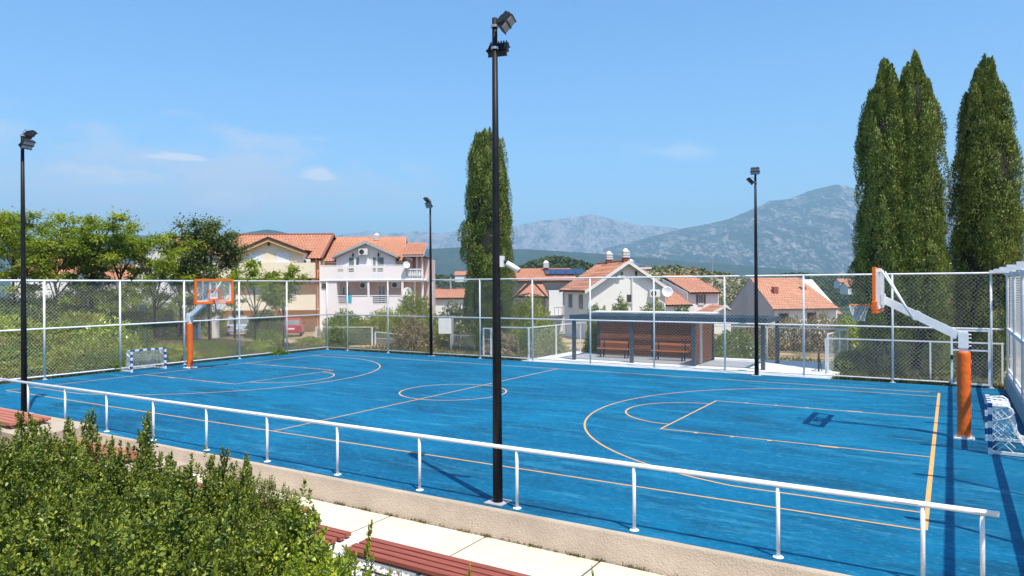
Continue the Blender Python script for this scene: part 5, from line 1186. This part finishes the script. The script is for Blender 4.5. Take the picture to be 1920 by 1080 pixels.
def forest(hill, n, size, label, seed, material='farleaf', nq=9, up=(0.1, 0.9)):
    """clumps of foliage standing on a hill: a far wood that reads as one mass"""
    r_ = np.random.default_rng(seed); me = hill.data; P = np.zeros(len(me.vertices)*3); me.vertices.foreach_get('co', P); P = P.reshape(-1, 3)
    F = np.array([p.vertices[:] for p in me.polygons]); f = F[r_.integers(0, len(F), n)]; a, b_ = r_.uniform(0, 1, (n, 1)), r_.uniform(0, 1, (n, 1))
    q = (P[f[:, 0]]*(1-a)+P[f[:, 1]]*a)*(1-b_)+(P[f[:, 3]]*(1-a)+P[f[:, 2]]*a)*b_
    sz = np.repeat(r_.uniform(0.6, 1.3, n)*size, nq)[:, None]; d = rand_dirs(n*nq, r_); d[:, 2] = np.abs(d[:, 2])
    Q = np.repeat(q, nq, 0)+d*sz*np.array([0.8, 0.8, 0.9]); V, FF = leaves(Q-d*sz*0.3, nrm(np.cross(d, rand_dirs(n*nq, r_))), d, sz[:, 0]*0.9, sz[:, 0]*0.7, 0.3, 'quad')
    o = np_mesh('forest', V, FF, material); tag(o, label, 'forest', kind='stuff')
# ------------------------------------------------------------------ vegetation
def join_arrays(parts):
    Vs, Fs, o = [], [], 0
    for V, F in parts: Vs.append(V); Fs.append(F+o); o += len(V)
    return np.concatenate(Vs), np.concatenate(Fs)
def cypress(name, base, H, R, label, seed, lobes=((0, 0, 1.0),), trunk=0.5, group='tall dark cypresses beyond the court', n=3200, shape=None):
    """columnar crown: upright sprays packed on a lobed surface; lobes are (dx, dy, height factor)"""
    r_ = np.random.default_rng(seed); root = empty('cypress_tree', base, 0, label, 'cypress', group)
    b = MB(); b.tube([(0, 0, -0.5), (0.03, 0, H*0.4), (0, 0.02, H*0.85)], [0.22, 0.14, 0.03], 8); b.build('trunk', 'bark', root, smooth=True)
    parts = []; core = MB()
    def rad(t): return R*np.interp(t, [0, 0.03, 0.10, 0.25, 0.34, 0.50, 0.66, 0.80, 0.88, 0.94, 0.98, 1.0], shape or [0.40, 0.65, 0.86, 0.98, 1.0, 0.95, 0.86, 0.72, 0.56, 0.39, 0.24, 0.12])
    for li, (dx, dy, hf) in enumerate(lobes):
        Hh = H*hf; k = n//len(lobes); rr = 1.0
        t = (np.arange(k)+r_.uniform(0, 1, k))/k; t = t**0.9; th = r_.uniform(0, 2*np.pi, k); z = trunk+t*(Hh-trunk)
        gr = np.array([mn.noise(Vector((2.6*math.cos(a), 2.6*math.sin(a), zz*0.4+seed+li*9))) for a, zz in zip(th, z)])
        rp = rad(t); pr = np.clip(rp*0.29, 0.11, 0.36)*r_.uniform(0.7, 1.3, k); ph = r_.uniform(0.6, 1.5, k)*np.clip(rp/R*1.2, 0.4, 1.0)
        rc = np.maximum(rp*rr*(1+0.22*gr)*r_.uniform(0.84, 1.12, k)-pr*0.80, 0.0)
        c0 = np.stack([dx+rc*np.cos(th), dy+rc*np.sin(th), z], 1)
        stray = r_.random(k) < 0.03; c0[stray] += np.stack([np.cos(th), np.sin(th), 0*th], 1)[stray]*0.22
        m = 480; C0 = np.repeat(c0, m, 0); out = np.repeat(np.stack([np.cos(th), np.sin(th), np.zeros(k)], 1), m, 0)
        d = rand_dirs(k*m, r_); d = nrm(d+0.55*out+np.array([0, 0, 0.15])); hh = np.repeat(ph, m)[:, None]; rr2 = np.repeat(pr, m)[:, None]
        taper = np.clip(1.15-0.55*(d[:, 2:3]+0.2), 0.25, 1.1)
        Q = C0+d*np.concatenate([rr2*taper, rr2*taper, hh], 1)*(1.06-np.abs(r_.normal(0, 0.16, (k*m, 1))))
        D = nrm(np.array([[0, 0, 0.9]])+0.55*d+r_.normal(0, 0.35, (k*m, 3))); Nn = nrm(d+0.2*out+r_.normal(0, 0.27, (k*m, 3)))
        parts.append(leaves(Q, D, Nn, r_.uniform(0.07, 0.14, k*m), r_.uniform(0.03, 0.055, k*m), 0.25, 'quad'))
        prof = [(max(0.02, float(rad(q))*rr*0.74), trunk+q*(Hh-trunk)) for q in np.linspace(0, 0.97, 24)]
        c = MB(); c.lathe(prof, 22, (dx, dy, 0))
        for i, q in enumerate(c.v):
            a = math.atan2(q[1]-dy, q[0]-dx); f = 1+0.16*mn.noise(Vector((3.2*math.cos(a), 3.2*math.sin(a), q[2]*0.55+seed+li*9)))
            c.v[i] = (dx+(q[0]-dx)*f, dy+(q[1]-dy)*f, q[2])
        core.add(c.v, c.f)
    V, F = join_arrays(parts); cr = np_mesh('crown', V, F, 'cyp', root); core.build('shade_core', 'cypcore', cr, smooth=True)  # solid core, coloured dark as the shade between sprays
    return root
def cyp_at(u, d, z=None):
    q = at(u, 535, d); return Vector((q.x, q.y, float(gz(q.x, q.y)) if z is None else z))
cypress('c', cyp_at(1693, 28.3), 12.45, 1.16, 'pair of dark cypresses grown into one broad crown with two tips', 11, lobes=((-0.56, -0.2, 0.985), (0.40, 0.1, 1.0)), n=480, trunk=0.35)
cypress('c', cyp_at(1850, 28.5), 12.5, 1.24, 'single slender cypress standing right of the paired cypresses', 12, n=250, trunk=0.4)
cypress('c', cyp_at(915, 40), 12.2, 1.34, 'single cypress behind the tall near pole, left of the white gable house', 13, n=250, shape=[0.4, 0.62, 0.84, 0.98, 1.0, 0.97, 0.93, 0.85, 0.74, 0.58, 0.36, 0.12], trunk=0.4)

def tube_limbs(root, H, spread, n, r0, rs, lean=0.2, base=0.25):
    b = MB(); b.tube([(0, 0, -0.4), (rs.normal(0, lean)*0.3, rs.normal(0, lean)*0.3, H*0.35), (rs.normal(0, lean)*0.6, rs.normal(0, lean)*0.6, H*0.7)], [r0, r0*0.7, r0*0.35], 8)
    tips = []
    for i in range(n):
        a = 2.4*i+rs.uniform(-.4, .4); z0 = H*rs.uniform(base, 0.6); e = rs.uniform(0.45, 1.0)*spread
        tip = Vector((math.cos(a)*e, math.sin(a)*e, min(H*0.97, z0+rs.uniform(0.25, 0.5)*H)))
        mid = Vector((tip.x*0.45, tip.y*0.45, z0+(tip.z-z0)*0.6)); b.tube([(0, 0, z0), mid, tip], [r0*0.45, r0*0.28, r0*0.08], 6); tips += [mid.lerp(tip, 0.5), tip]
    b.build('trunk', 'bark', root, smooth=True); return tips
def leafy_tree(base, H, spread, label, seed, material='ail', nblob=26, per=170, leaf=(0.24, 0.085), flat=0.45, blob=(0.5, 0.95), group='broad leaved trees beyond the left fence', low=0.20, r0=0.10, name='leafy_tree', droop=0.5, nl=12):
    rs = np.random.default_rng(seed); root = empty(name, base, rs.uniform(0, 6.28), label, 'tree', group)
    tips = tube_limbs(root, H, spread, nl, r0, rs)
    parts = []
    cs = [np.array(t) for t in tips]
    while len(cs) < nblob:
        a = rs.uniform(0, 6.28); t = rs.uniform(low, 1.0); e = spread*math.sqrt(rs.uniform(0.02, 1))*np.interp(t, [low, 0.6, 0.85, 1.0], [0.75, 1.0, 0.8, 0.35])
        cs.append(np.array([math.cos(a)*e, math.sin(a)*e, H*t*0.95]))
    for c in cs:
        k = int(per*rs.uniform(0.6, 1.3)); rad = rs.uniform(*blob)
        d = rand_dirs(k, rs); q = np.abs(rs.normal(0, 0.55, k))**0.8; P = c+d*(q*rad)[:, None]*np.array([1, 1, flat])
        out = nrm((P-c)*np.array([1, 1, 0.6])+rs.normal(0, 0.15, (k, 3))); D = nrm(out+rs.normal(0, 0.45, (k, 3))-np.array([0, 0, droop*0.6])); Nn = nrm(np.array([[0, 0, 1.0]])+out*0.35+rs.normal(0, 0.4, (k, 3)))
        parts.append(leaves(P, D, Nn, rs.uniform(0.7, 1.2, k)*leaf[0], rs.uniform(0.8, 1.2, k)*leaf[1], 0.2, 'quad'))
    V, F = join_arrays(parts); np_mesh('crown', V, F, material, root); return root
def tree_at(u, d, vt, spread_px, label, seed, **kw):
    b = cyp_at(u, d); H = CZ+(531-vt)*d/FPX-b.z; return leafy_tree(b, H, spread_px*d/FPX, label, seed, **kw)
tree_at(30, 44, 384, 85, 'light green tree cut by the left edge of the picture', 21, nblob=60, per=200)
tree_at(105, 42, 418, 82, 'light yellowish green tree right of the left floodlight pole', 22, nblob=56, per=200)
tree_at(172, 43, 390, 80, 'tallest of the light green trees in the middle of the row', 23, nblob=62, per=200)
tree_at(225, 46, 412, 74, 'light green tree with a rounded top left of the white gabled house', 24, nblob=52, per=190)
tree_at(290, 44, 420, 78, 'thin light green tree in front of the white gabled house', 25, nblob=44, per=170)
tree_at(338, 48, 418, 56, 'narrow light green tree touching the dark tree', 26, nblob=38, per=170)
tree_at(392, 47, 400, 62, 'dark green rounded tree in front of the cream house', 27, material='oak', nblob=60, per=230, leaf=(0.20, 0.12), flat=0.75, blob=(0.5, 0.9), group=None, droop=0.1)
tree_at(440, 52, 418, 22, 'small dark conifer tip right of the rounded dark tree', 28, material='oak', nblob=26, per=120, leaf=(0.2, 0.05), flat=0.3, blob=(0.4, 0.7), group=None, droop=0.3, nl=8)
tree_at(478, 40, 478, 60, 'airy yellow green sapling before the cream and ochre house', 29, nblob=24, per=130, blob=(0.35, 0.6), r0=0.06)
tree_at(530, 41, 492, 40, 'low airy sapling at the right side of the cream and ochre house', 30, nblob=14, per=110, blob=(0.3, 0.55), r0=0.05)

def shrub(base, rad, H, label, seed, material='bush', n=1500, leaf=(0.16, 0.08), group=None, name='shrub', cat='shrub', shape='quad', lump=0.3, up=0.35):
    n = int(n*1.9); rs = np.random.default_rng(seed); root = empty(name, base, rs.uniform(0, 6.28), label, cat, group)
    b = MB()
    for i in range(7):
        a = rs.uniform(0, 6.28); e = rs.uniform(0.2, 0.75)*rad; b.tube([(0, 0, -0.3), (math.cos(a)*e*0.4, math.sin(a)*e*0.4, H*0.4), (math.cos(a)*e, math.sin(a)*e, H*rs.uniform(0.65, 0.9))], [0.035, 0.022, 0.008], 5)
    b.build('stems', 'bark', root)
    d = rand_dirs(n, rs); d[:, 2] = np.abs(d[:, 2])*1.0-0.12
    lum = np.array([mn.noise(Vector(q*2.3)+Vector((seed, 0, 0)))+0.6*mn.noise(Vector(q*5)+Vector((seed, 5, 0))) for q in d])
    q = (1+lump*lum)*(1-np.abs(rs.normal(0, 0.20, n)))
    P = d*q[:, None]*np.array([rad, rad, H]); P[:, 2] = np.maximum(P[:, 2]+0.06*H, 0.03)
    D = nrm(d*0.6+np.array([0, 0, up])+rs.normal(0, 0.55, (n, 3))); Nn = nrm(d+np.array([0, 0, 0.5])+rs.normal(0, 0.5, (n, 3)))
    V, F = leaves(P, D, Nn, rs.uniform(0.6, 1.3, n)*leaf[0], rs.uniform(0.7, 1.2, n)*leaf[1], 0.25, shape); np_mesh('foliage', V, F, material, root); return root
def shrub_at(u, d, vt, wpx, label, seed, **kw):
    b = cyp_at(u, d); H = max(0.3, CZ+(531-vt)*d/FPX-b.z); return shrub(b, wpx*d/FPX, H, label, seed, **kw)
# hedge and trees in front of the pink house and round the corner
shrub_at(645, 52, 572, 48, 'rounded green bush before the left of the pale pink house', 41, n=3000, group='bushes before the pale pink house')
shrub_at(720, 51, 570, 52, 'rounded green bush before the middle of the pale pink house', 42, n=3200, material='bushy', group='bushes before the pale pink house')
shrub_at(778, 47, 541, 52, 'tall yellowish bush reaching the lower satellite dish', 43, n=4200, material='bushy', group='bushes before the pale pink house')
shrub_at(775, 42, 585, 45, 'loose brownish shrub behind the far mid pole', 44, n=2000, material='scrub')
shrub_at(852, 48, 556, 40, 'dark green bush between the far mid pole and the middle cypress', 45, n=2600, material='oak')
shrub_at(690, 47, 612, 38, 'dark low bush behind the wire fence left of the far mid pole', 46, n=1800, material='oak')
shrub_at(640, 46.5, 600, 32, 'bright green bush right behind the far corner post', 47, n=1800)
shrub_at(500, 46, 612, 26, 'spreading green bush between the silver car and the red car', 48, n=2600, material='bush')
shrub_at(497, 54, 572, 36, 'large dark bush below the cream and ochre house', 49, n=3000, material='oak')
shrub_at(580, 44, 625, 26, 'small bush right of the red car', 50, n=1100, material='bushy')
shrub_at(990, 44, 548, 60, 'big olive green bush left of the pavilion below the grey house', 51, n=4200, material='bushy')
shrub_at(1010, 38, 600, 50, 'low olive bush behind the low fence left of the pavilion', 52, n=2200, material='bush')
shrub_at(940, 37, 620, 34, 'dry brown scrub behind the narrow white gate', 53, n=1500, material='scrub')
shrub_at(1120, 38, 568, 26, 'small yellow green bush above the left of the pavilion roof', 54, n=3200, material='bushy')
shrub_at(1165, 39, 562, 26, 'pointed yellow green bush above the middle of the pavilion roof', 55, n=3200, material='bushy')
shrub_at(1225, 38, 566, 40, 'wide yellow green bush above the right of the pavilion roof', 56, n=3200, material='bushy')
shrub_at(1275, 39, 570, 22, 'small bush at the right end of the pavilion roof', 57, n=3200, material='bush')
sh = shrub_at(1375, 37.5, 618, 50, 'oleander hedge with white flowers between pavilion and pergola posts', 58, n=3600, material='bush')
rs = np.random.default_rng(5); k = 260; d_ = rand_dirs(k, rs); d_[:, 2] = abs(d_[:, 2]); wq = 50*37.5/FPX; V, F = leaves(d_*np.array([wq, wq, 1.35])*rs.uniform(0.92, 1.08, (k, 1)), rand_dirs(k, rs), rand_dirs(k, rs), 0.10, 0.09, 0.2, 'quad'); np_mesh('blossom', V, F, 'oleander', sh)
shrub_at(1350, 36, 650, 36, 'low green bush under the oleander hedge', 59, n=1600)
shrub_at(1485, 45, 590, 45, 'climbing shrub over the worn white house wall', 60, n=2000, material='scrub')
shrub_at(1545, 43, 585, 48, 'dry shrub before the right window of the worn white house', 61, n=1800, material='scrub')
shrub_at(1590, 42, 592, 34, 'bright yellow green bush beneath the dark hut', 62, n=1800, material='hedgebright')
shrub_at(1600, 29.2, 658, 40, 'round grey green bush right of the low fence corner', 63, n=1800, material='bush')
shrub_at(1768, 28.5, 650, 30, 'small bush between the paired cypresses and the gate', 64, n=1200, material='bush')
shrub_at(1660, 33, 612, 36, 'green bush behind the trunk of the paired cypresses', 65, n=1500, material='bush')
shrub_at(1420, 40, 600, 40, 'dry reddish scrub in front of the shade-grey gable', 66, n=1500, material='scrub')
shrub_at(1740, 40, 560, 60, 'distant shrub seen between the two right hand cypresses', 67, n=1800, material='bush')
sh = shrub_at(345, 53, 578, 22, 'pink flowering bush above the dark hatchback', 68, n=900, material='bougain')
# the overgrown bank beyond the left fence
bank = [(20, 31, 640, 70), (75, 33, 600, 60), (40, 38, 560, 75), (120, 36, 592, 55), (150, 31.5, 630, 60), (200, 34, 588, 60), (190, 31, 655, 50), (95, 30.5, 665, 48), (245, 37, 600, 42), (235, 32.5, 650, 42), (310, 36, 640, 45), (20, 45, 540, 80), (110, 45, 545, 80), (190, 46, 550, 80), (265, 46, 566, 70), (385, 40, 645, 36), (405, 36, 655, 34), (490, 40, 632, 26), (510, 38, 652, 30), (30, 29.5, 670, 46), (285, 33.5, 668, 30), (335, 57, 560, 44), (150, 40, 575, 55), (345, 34.5, 672, 24), (440, 36.5, 668, 22), (65, 50, 525, 70), (150, 50, 528, 70), (225, 50, 535, 60), (290, 51, 545, 45), (0, 36, 580, 60), (385, 56, 560, 40)]
kinds = ['bush', 'bushy', 'oak', 'bush', 'bushy', 'hedgebright']
for i, (u, d, vt, wpx) in enumerate(bank):
    pos = 'at the far left' if u < 60 else ('left of the small goal' if u < 220 else ('behind the small goal' if u < 300 else 'around the orange post and parked cars'))
    shrub_at(u, d, vt, wpx, 'overgrown green shrub on the left bank, '+pos, 80+i, n=1500+int(wpx*12), material=kinds[(i*7) % 6] if d < 44 else ('oak' if i % 2 else 'bush'), group='overgrown shrubs on the bank, '+pos, leaf=(0.19, 0.085))

# weeds and dry grass along the fences
forest(gh, 5200, 2.6, 'dark green wood covering the round hill behind the middle houses', 301)
forest(rh, 1500, 0.9, 'low scrub dotted over the pale rocky hill', 302, 'scrub')
forest(rh, 1300, 1.1, 'dark green bushes dotted over the pale rocky hill', 303, 'oak')
forest(ws1, 9000, 3.0, 'wooded slope below the right hand mountain', 304)
forest(ws2, 6000, 3.0, 'wooded slope behind the pale pink house', 305)
def weeds():
    r_ = np.random.default_rng(77); P = []
    n = 9000
    x = r_.uniform(-1.5, 30, n); y = 17.2+np.abs(r_.normal(0, 0.10, n))+np.where(r_.random(n) < 0.55, r_.uniform(0, 9, n)**1.0, 0)
    keep = ~((x > 10.8) & (x < 24.6) & (y < 23.1)); P.append(np.stack([x, y], 1)[keep])
    n = 16000; x = -2.3-np.abs(r_.normal(0, 0.1, n))-np.where(r_.random(n) < 0.8, r_.uniform(0, 16, n), 0); y = r_.uniform(-4, 19, n); P.append(np.stack([x, y], 1))
    P = np.concatenate(P); Z = gz(P[:, 0], P[:, 1])
    n = 420; xw = np.where(r_.random(n) < 0.6, r_.choice(np.array([15.1, 16.9, 17.6, 18.8, 19.4, 20.0, 20.7, 21.6, 22.0, 22.9, 23.6, 24.0, 24.5]), n)+r_.normal(0, 0.07, n), r_.uniform(12, 27, n))
    P = np.concatenate([P, np.stack([xw, -2.455+r_.normal(0, 0.006, n)], 1)]); Z = np.concatenate([Z, np.full(n, -0.425)]); n = len(P); k = 3; tiny = np.repeat(np.where(np.arange(n) < n-420, 1.0, 0.22), k)
    Q = np.repeat(np.concatenate([P, Z[:, None]], 1), k, 0)+r_.normal(0, 0.05, (n*k, 3))*np.array([1, 1, 0])*np.minimum(tiny, 0.9)[:, None]*np.where(tiny < 1, 0.5, 1)[:, None]
    D = nrm(np.array([[0, 0, 1.0]])+r_.normal(0, 0.45, (n*k, 3))); V, F = leaves(Q, D, rand_dirs(n*k, r_), tiny*r_.uniform(0.08, 0.32, n*k), np.maximum(tiny, 0.3)*r_.uniform(0.03, 0.07, n*k), 0.2, 'quad')
    o = np_mesh('weeds', V, F, 'grass'); tag(o, 'weeds and dry grass along the fences and over the left bank', 'weeds', kind='stuff')
weeds()

# ------------------------------------------------------------------ the hedge in the foreground
def whorls(P, A, rs, nl, leaf, spread=0.55):
    """leaf rosettes at points P along the axes A"""
    n = len(P); k = nl; A = nrm(A); u = nrm(np.cross(A, rand_dirs(n, rs))); q = np.cross(A, u)
    th = (np.arange(k)*2.4)[None, :]+rs.uniform(0, 6.28, (n, 1)); t = np.linspace(0, 1, k)[None, :]
    out = u[:, None]*np.cos(th)[..., None]+q[:, None]*np.sin(th)[..., None]
    el = (0.25+0.9*t)[..., None]                    # lower leaves lie flat, upper ones stand up
    D = out*(1.15-0.8*t)[..., None]+A[:, None]*el; Nn = A[:, None]-out*0.4*t[..., None]
    B = P[:, None]-A[:, None]*(1-t)[..., None]*leaf[0]*2.2+out*0.004
    D = D.reshape(-1, 3)+rs.normal(0, 0.2, (n*k, 3)); Nn = np.broadcast_to(Nn, (n, k, 3)).reshape(-1, 3)+rs.normal(0, 0.25, (n*k, 3))
    sz = (rs.uniform(0.75, 1.15, (n, k))*(1.05-0.35*t)).reshape(-1)
    return leaves(B.reshape(-1, 3), D, Nn, sz*leaf[0], sz*leaf[1], 0.35, 'leaf')
def hedge_mesh(rad, H, seed, n=260, leaf=(0.054, 0.036), spikes=(), nl=14):
    rs = np.random.default_rng(seed)
    d = rand_dirs(n, rs); d[:, 2] = np.abs(d[:, 2])*1.1-0.18; d = nrm(d)
    lum = np.array([mn.noise(Vector(q*2.6)+Vector((seed, 0, 0))) for q in d])
    sc = (1+0.55*lum)*rs.uniform(0.72, 1.06, n); P = d*sc[:, None]*np.array([rad, rad, H*0.62])+np.array([0, 0, H*0.40])
    P[:, 2] = np.maximum(P[:, 2], 0.05); A = nrm(d*0.55+np.array([0, 0, 0.75])+rs.normal(0, 0.25, (n, 3)))
    # a second, deeper layer so that the crown has depth
    m = n//2; d2 = rand_dirs(m, rs); d2[:, 2] = np.abs(d2[:, 2]); P2 = d2*rs.uniform(0.35, 0.75, (m, 1))*np.array([rad, rad, H*0.6])+np.array([0, 0, H*0.36]); A2 = nrm(d2+np.array([0, 0, 0.4]))
    P = np.concatenate([P, P2]); A = np.concatenate([A, A2])
    for (dx, dy, top, k) in spikes:
        z = np.linspace(H*0.75, top, k); w_ = 0.135*(1-0.60*(z-H*0.75)/(top-H*0.75+1e-6)); a = rs.uniform(0, 6.28, k)
        P = np.concatenate([P, np.stack([dx+w_*np.cos(a), dy+w_*np.sin(a), z], 1)]); A = np.concatenate([A, nrm(np.stack([np.cos(a)*0.5, np.sin(a)*0.5, np.ones(k)], 1))])
    return whorls(P, A, rs, nl, leaf)
def hedge_stems(rad, H, seed, spikes=()):
    rs = np.random.default_rng(seed+500); b = MB()
    for i in range(16):
        a = rs.uniform(0, 6.28); e = rs.uniform(0.2, 0.8)*rad; b.tube([(math.cos(a)*0.05, math.sin(a)*0.05, -0.05), (math.cos(a)*e*0.5, math.sin(a)*e*0.5, H*0.40), (math.cos(a)*e, math.sin(a)*e, H*0.70)], [0.013, 0.009, 0.004], 5)
    for (dx, dy, top, k) in spikes: b.tube([(dx*0.4, dy*0.4, 0), (dx, dy, H*0.7), (dx, dy, top)], [0.012, 0.009, 0.003], 5)
    return b
def make_hedge(material, seed, spikes=(), rad=0.48, H=1.0, **kw):
    r = empty('hedge_shrub', (0, 0, 0)); V, F = hedge_mesh(rad, H, seed, spikes=spikes, **kw); np_mesh('foliage', V, F, material, r); hedge_stems(rad, H, seed, spikes).build('stems', 'bark', r); return r
def build_hedge():
    rs = np.random.default_rng(42)
    protos = {}
    def place(key, x, y, ztop, label, group, scale=1.0, rz=None, sz=None):
        if key not in protos:
            mk, seed, sp, kw = KEYS[key]; protos[key] = [make_hedge(mk, seed, sp, **kw), False]
        pr, used = protos[key]; o = copy_tree(pr) if used else pr; protos[key][1] = True
        zb = float(gz(x, y)); h = sz if sz is not None else max(0.45, ztop-zb)
        o.location = (x, y, ztop-h); o.scale = (scale, scale, h); o.rotation_euler = (0, 0, rs.uniform(0, 6.28) if rz is None else rz)
        for k, q in (('label', label), ('category', 'shrub')): o[k] = q
        if group: o['group'] = group
        elif 'group' in o: del o['group']
        return o
    KEYS = {'a': ('hedge', 1, ((-0.2, -0.1, 1.05, 14),), {'n': 175}), 'b': ('hedge', 2, ((0.12, 0.05, 1.22, 26), (-0.2, 0.15, 1.08, 14)), {'n': 170}), 'c': ('hedge', 3, ((-0.17, 0.1, 1.18, 20), (0.22, -0.1, 1.12, 18)), {'n': 170}), 'd': ('hedge', 4, ((0.2, 0.2, 1.1, 16),), {'n': 180}),
            'spike': ('hedge', 5, ((0, 0, 1.42, 34),), {}), 'y': ('hedgebright', 6, ((0.1, 0.1, 1.12, 10),), {}), 'y2': ('hedgebright', 7, ((0.0, 0.05, 1.45, 26),), {'n': 170}),
            'col': ('hedge', 8, ((0.0, 0.0, 1.10, 14), (0.14, 0.08, 1.05, 10)), {'rad': 0.30, 'n': 520, 'leaf': (0.030, 0.020), 'nl': 9})}
    G1 = ('glossy dark green hedge shrub in the dense mass at the lower left', 'hedge shrubs at the lower left')
    # rows of plants: (v of the top along the row, depth) given as the silhouettes seen from the terrace
    rows = [(9.6, [(-40, 812), (40, 800), (105, 822), (170, 850), (240, 850), (320, 862), (395, 862)]),
            (8.6, [(-30, 830), (60, 828), (140, 858), (210, 880), (290, 872), (370, 890), (450, 905)]),
            (7.6, [(-60, 870), (30, 862), (130, 885), (230, 905), (330, 905), (420, 925), (500, 945)]),
            (6.7, [(-40, 905), (80, 905), (190, 935), (300, 935), (400, 945), (490, 965), (560, 985)]),
            (5.9, [(-60, 955), (45, 960), (190, 985), (300, 975), (420, 985), (530, 1000)]),
            (5.2, [(-40, 1010), (240, 1035), (380, 1030), (510, 1040)]),
            (4.6, [(20, 1085), (170, 1090), (330, 1090), (480, 1095)])]
    ks = 'abcd'; i = 0
    for d, row in rows:
        for u, v in row:
            p = at(u, v, d); i += 1
            place(ks[(i*5+i//3) % 4], p.x+rs.uniform(-.08, .08), p.y+rs.uniform(-.08, .08), p.z+rs.uniform(-.36, .10), G1[0], G1[1], rs.uniform(0.72, 0.98), sz=1.15 if d > 5 else 1.3)
    for u, v, d, lab in ((152, 800, 10.2, 'hedge shrub reaching up in front of the faded slatted seat at the far left'),):
        p = at(u, v, d); place('c', p.x, p.y, p.z, lab, None, 0.75, sz=1.2)
    p = at(277, 855, 8.9); place('spike', p.x, p.y, p.z, 'hedge shrub with one tall leafy spike rising across the handrail post', None, 0.8, sz=1.3)
    p = at(440, 872, 9.7); place('c', p.x, p.y, p.z, 'hedge shrub with short upright shoots before the tan wall, left of the box bushes', None, 0.7, sz=1.2)
    for u, v, d, sc, lab in ((410, 880, 10.4, 0.85, 'leftmost upright box bush of the clipped row by the seats'), (462, 884, 10.5, 0.85, 'second upright box bush from the left in the clipped row'), (505, 905, 10.6, 0.95, 'upright box bush with a pointed top in the middle of the clipped row'), (538, 930, 10.5, 0.85, 'rightmost upright box bush beside the short slatted seat')):
        p = at(u, v, d); place('col', p.x, p.y, p.z, lab, 'clipped upright box bushes', sc*1.05, sz=1.15)
    for u, v, d, sc, key, lab in ((560, 1000, 5.9, 0.85, 'y', 'bright young green shrub left of the thin leafy shoot'), (632, 1052, 5.6, 0.6, 'y', 'bright young green shrub under the thin leafy shoot'), (697, 1098, 5.5, 0.42, 'y2', 'thin leafy shoot standing up against the pale pavement'),
                              (585, 1070, 4.9, 0.9, 'y', 'bright young green shrub at the bottom edge, left of the pebbles'), (745, 1105, 5.0, 0.5, 'y', 'bright young green shrub at the bottom edge before the pebbles'), (880, 1192, 5.2, 0.3, 'y2', 'small leafy shoot tip at the bottom edge before the long seat'), (1112, 1200, 5.0, 0.25, 'y2', 'tiny leafy shoot tip at the bottom edge before the pavement')):
        p = at(u, v, d); place(key, p.x, p.y, p.z, lab, None, sc, sz=1.1)
build_hedge()

# ------------------------------------------------------------------ summer haze
def build_haze():
    b = MB(); b.b2(-12000, 12000, -12000, 12000, -420, 1250); m, N, L, bs = new_mat('haze_air')
    v = N.new('ShaderNodeVolumePrincipled'); v.inputs['Color'].default_value = (0.47, 0.77, 1.0, 1); v.inputs['Density'].default_value = HAZE; v.inputs['Anisotropy'].default_value = 0.0
    N.remove(bs); L.new(v.outputs[0], N['Material Output'].inputs['Volume'])
    o = b.build('haze', m); o['kind'] = 'stuff'; o['label'] = 'thin blue summer haze over the hills'; o['category'] = 'haze'
HAZE = 0.00016
build_haze()
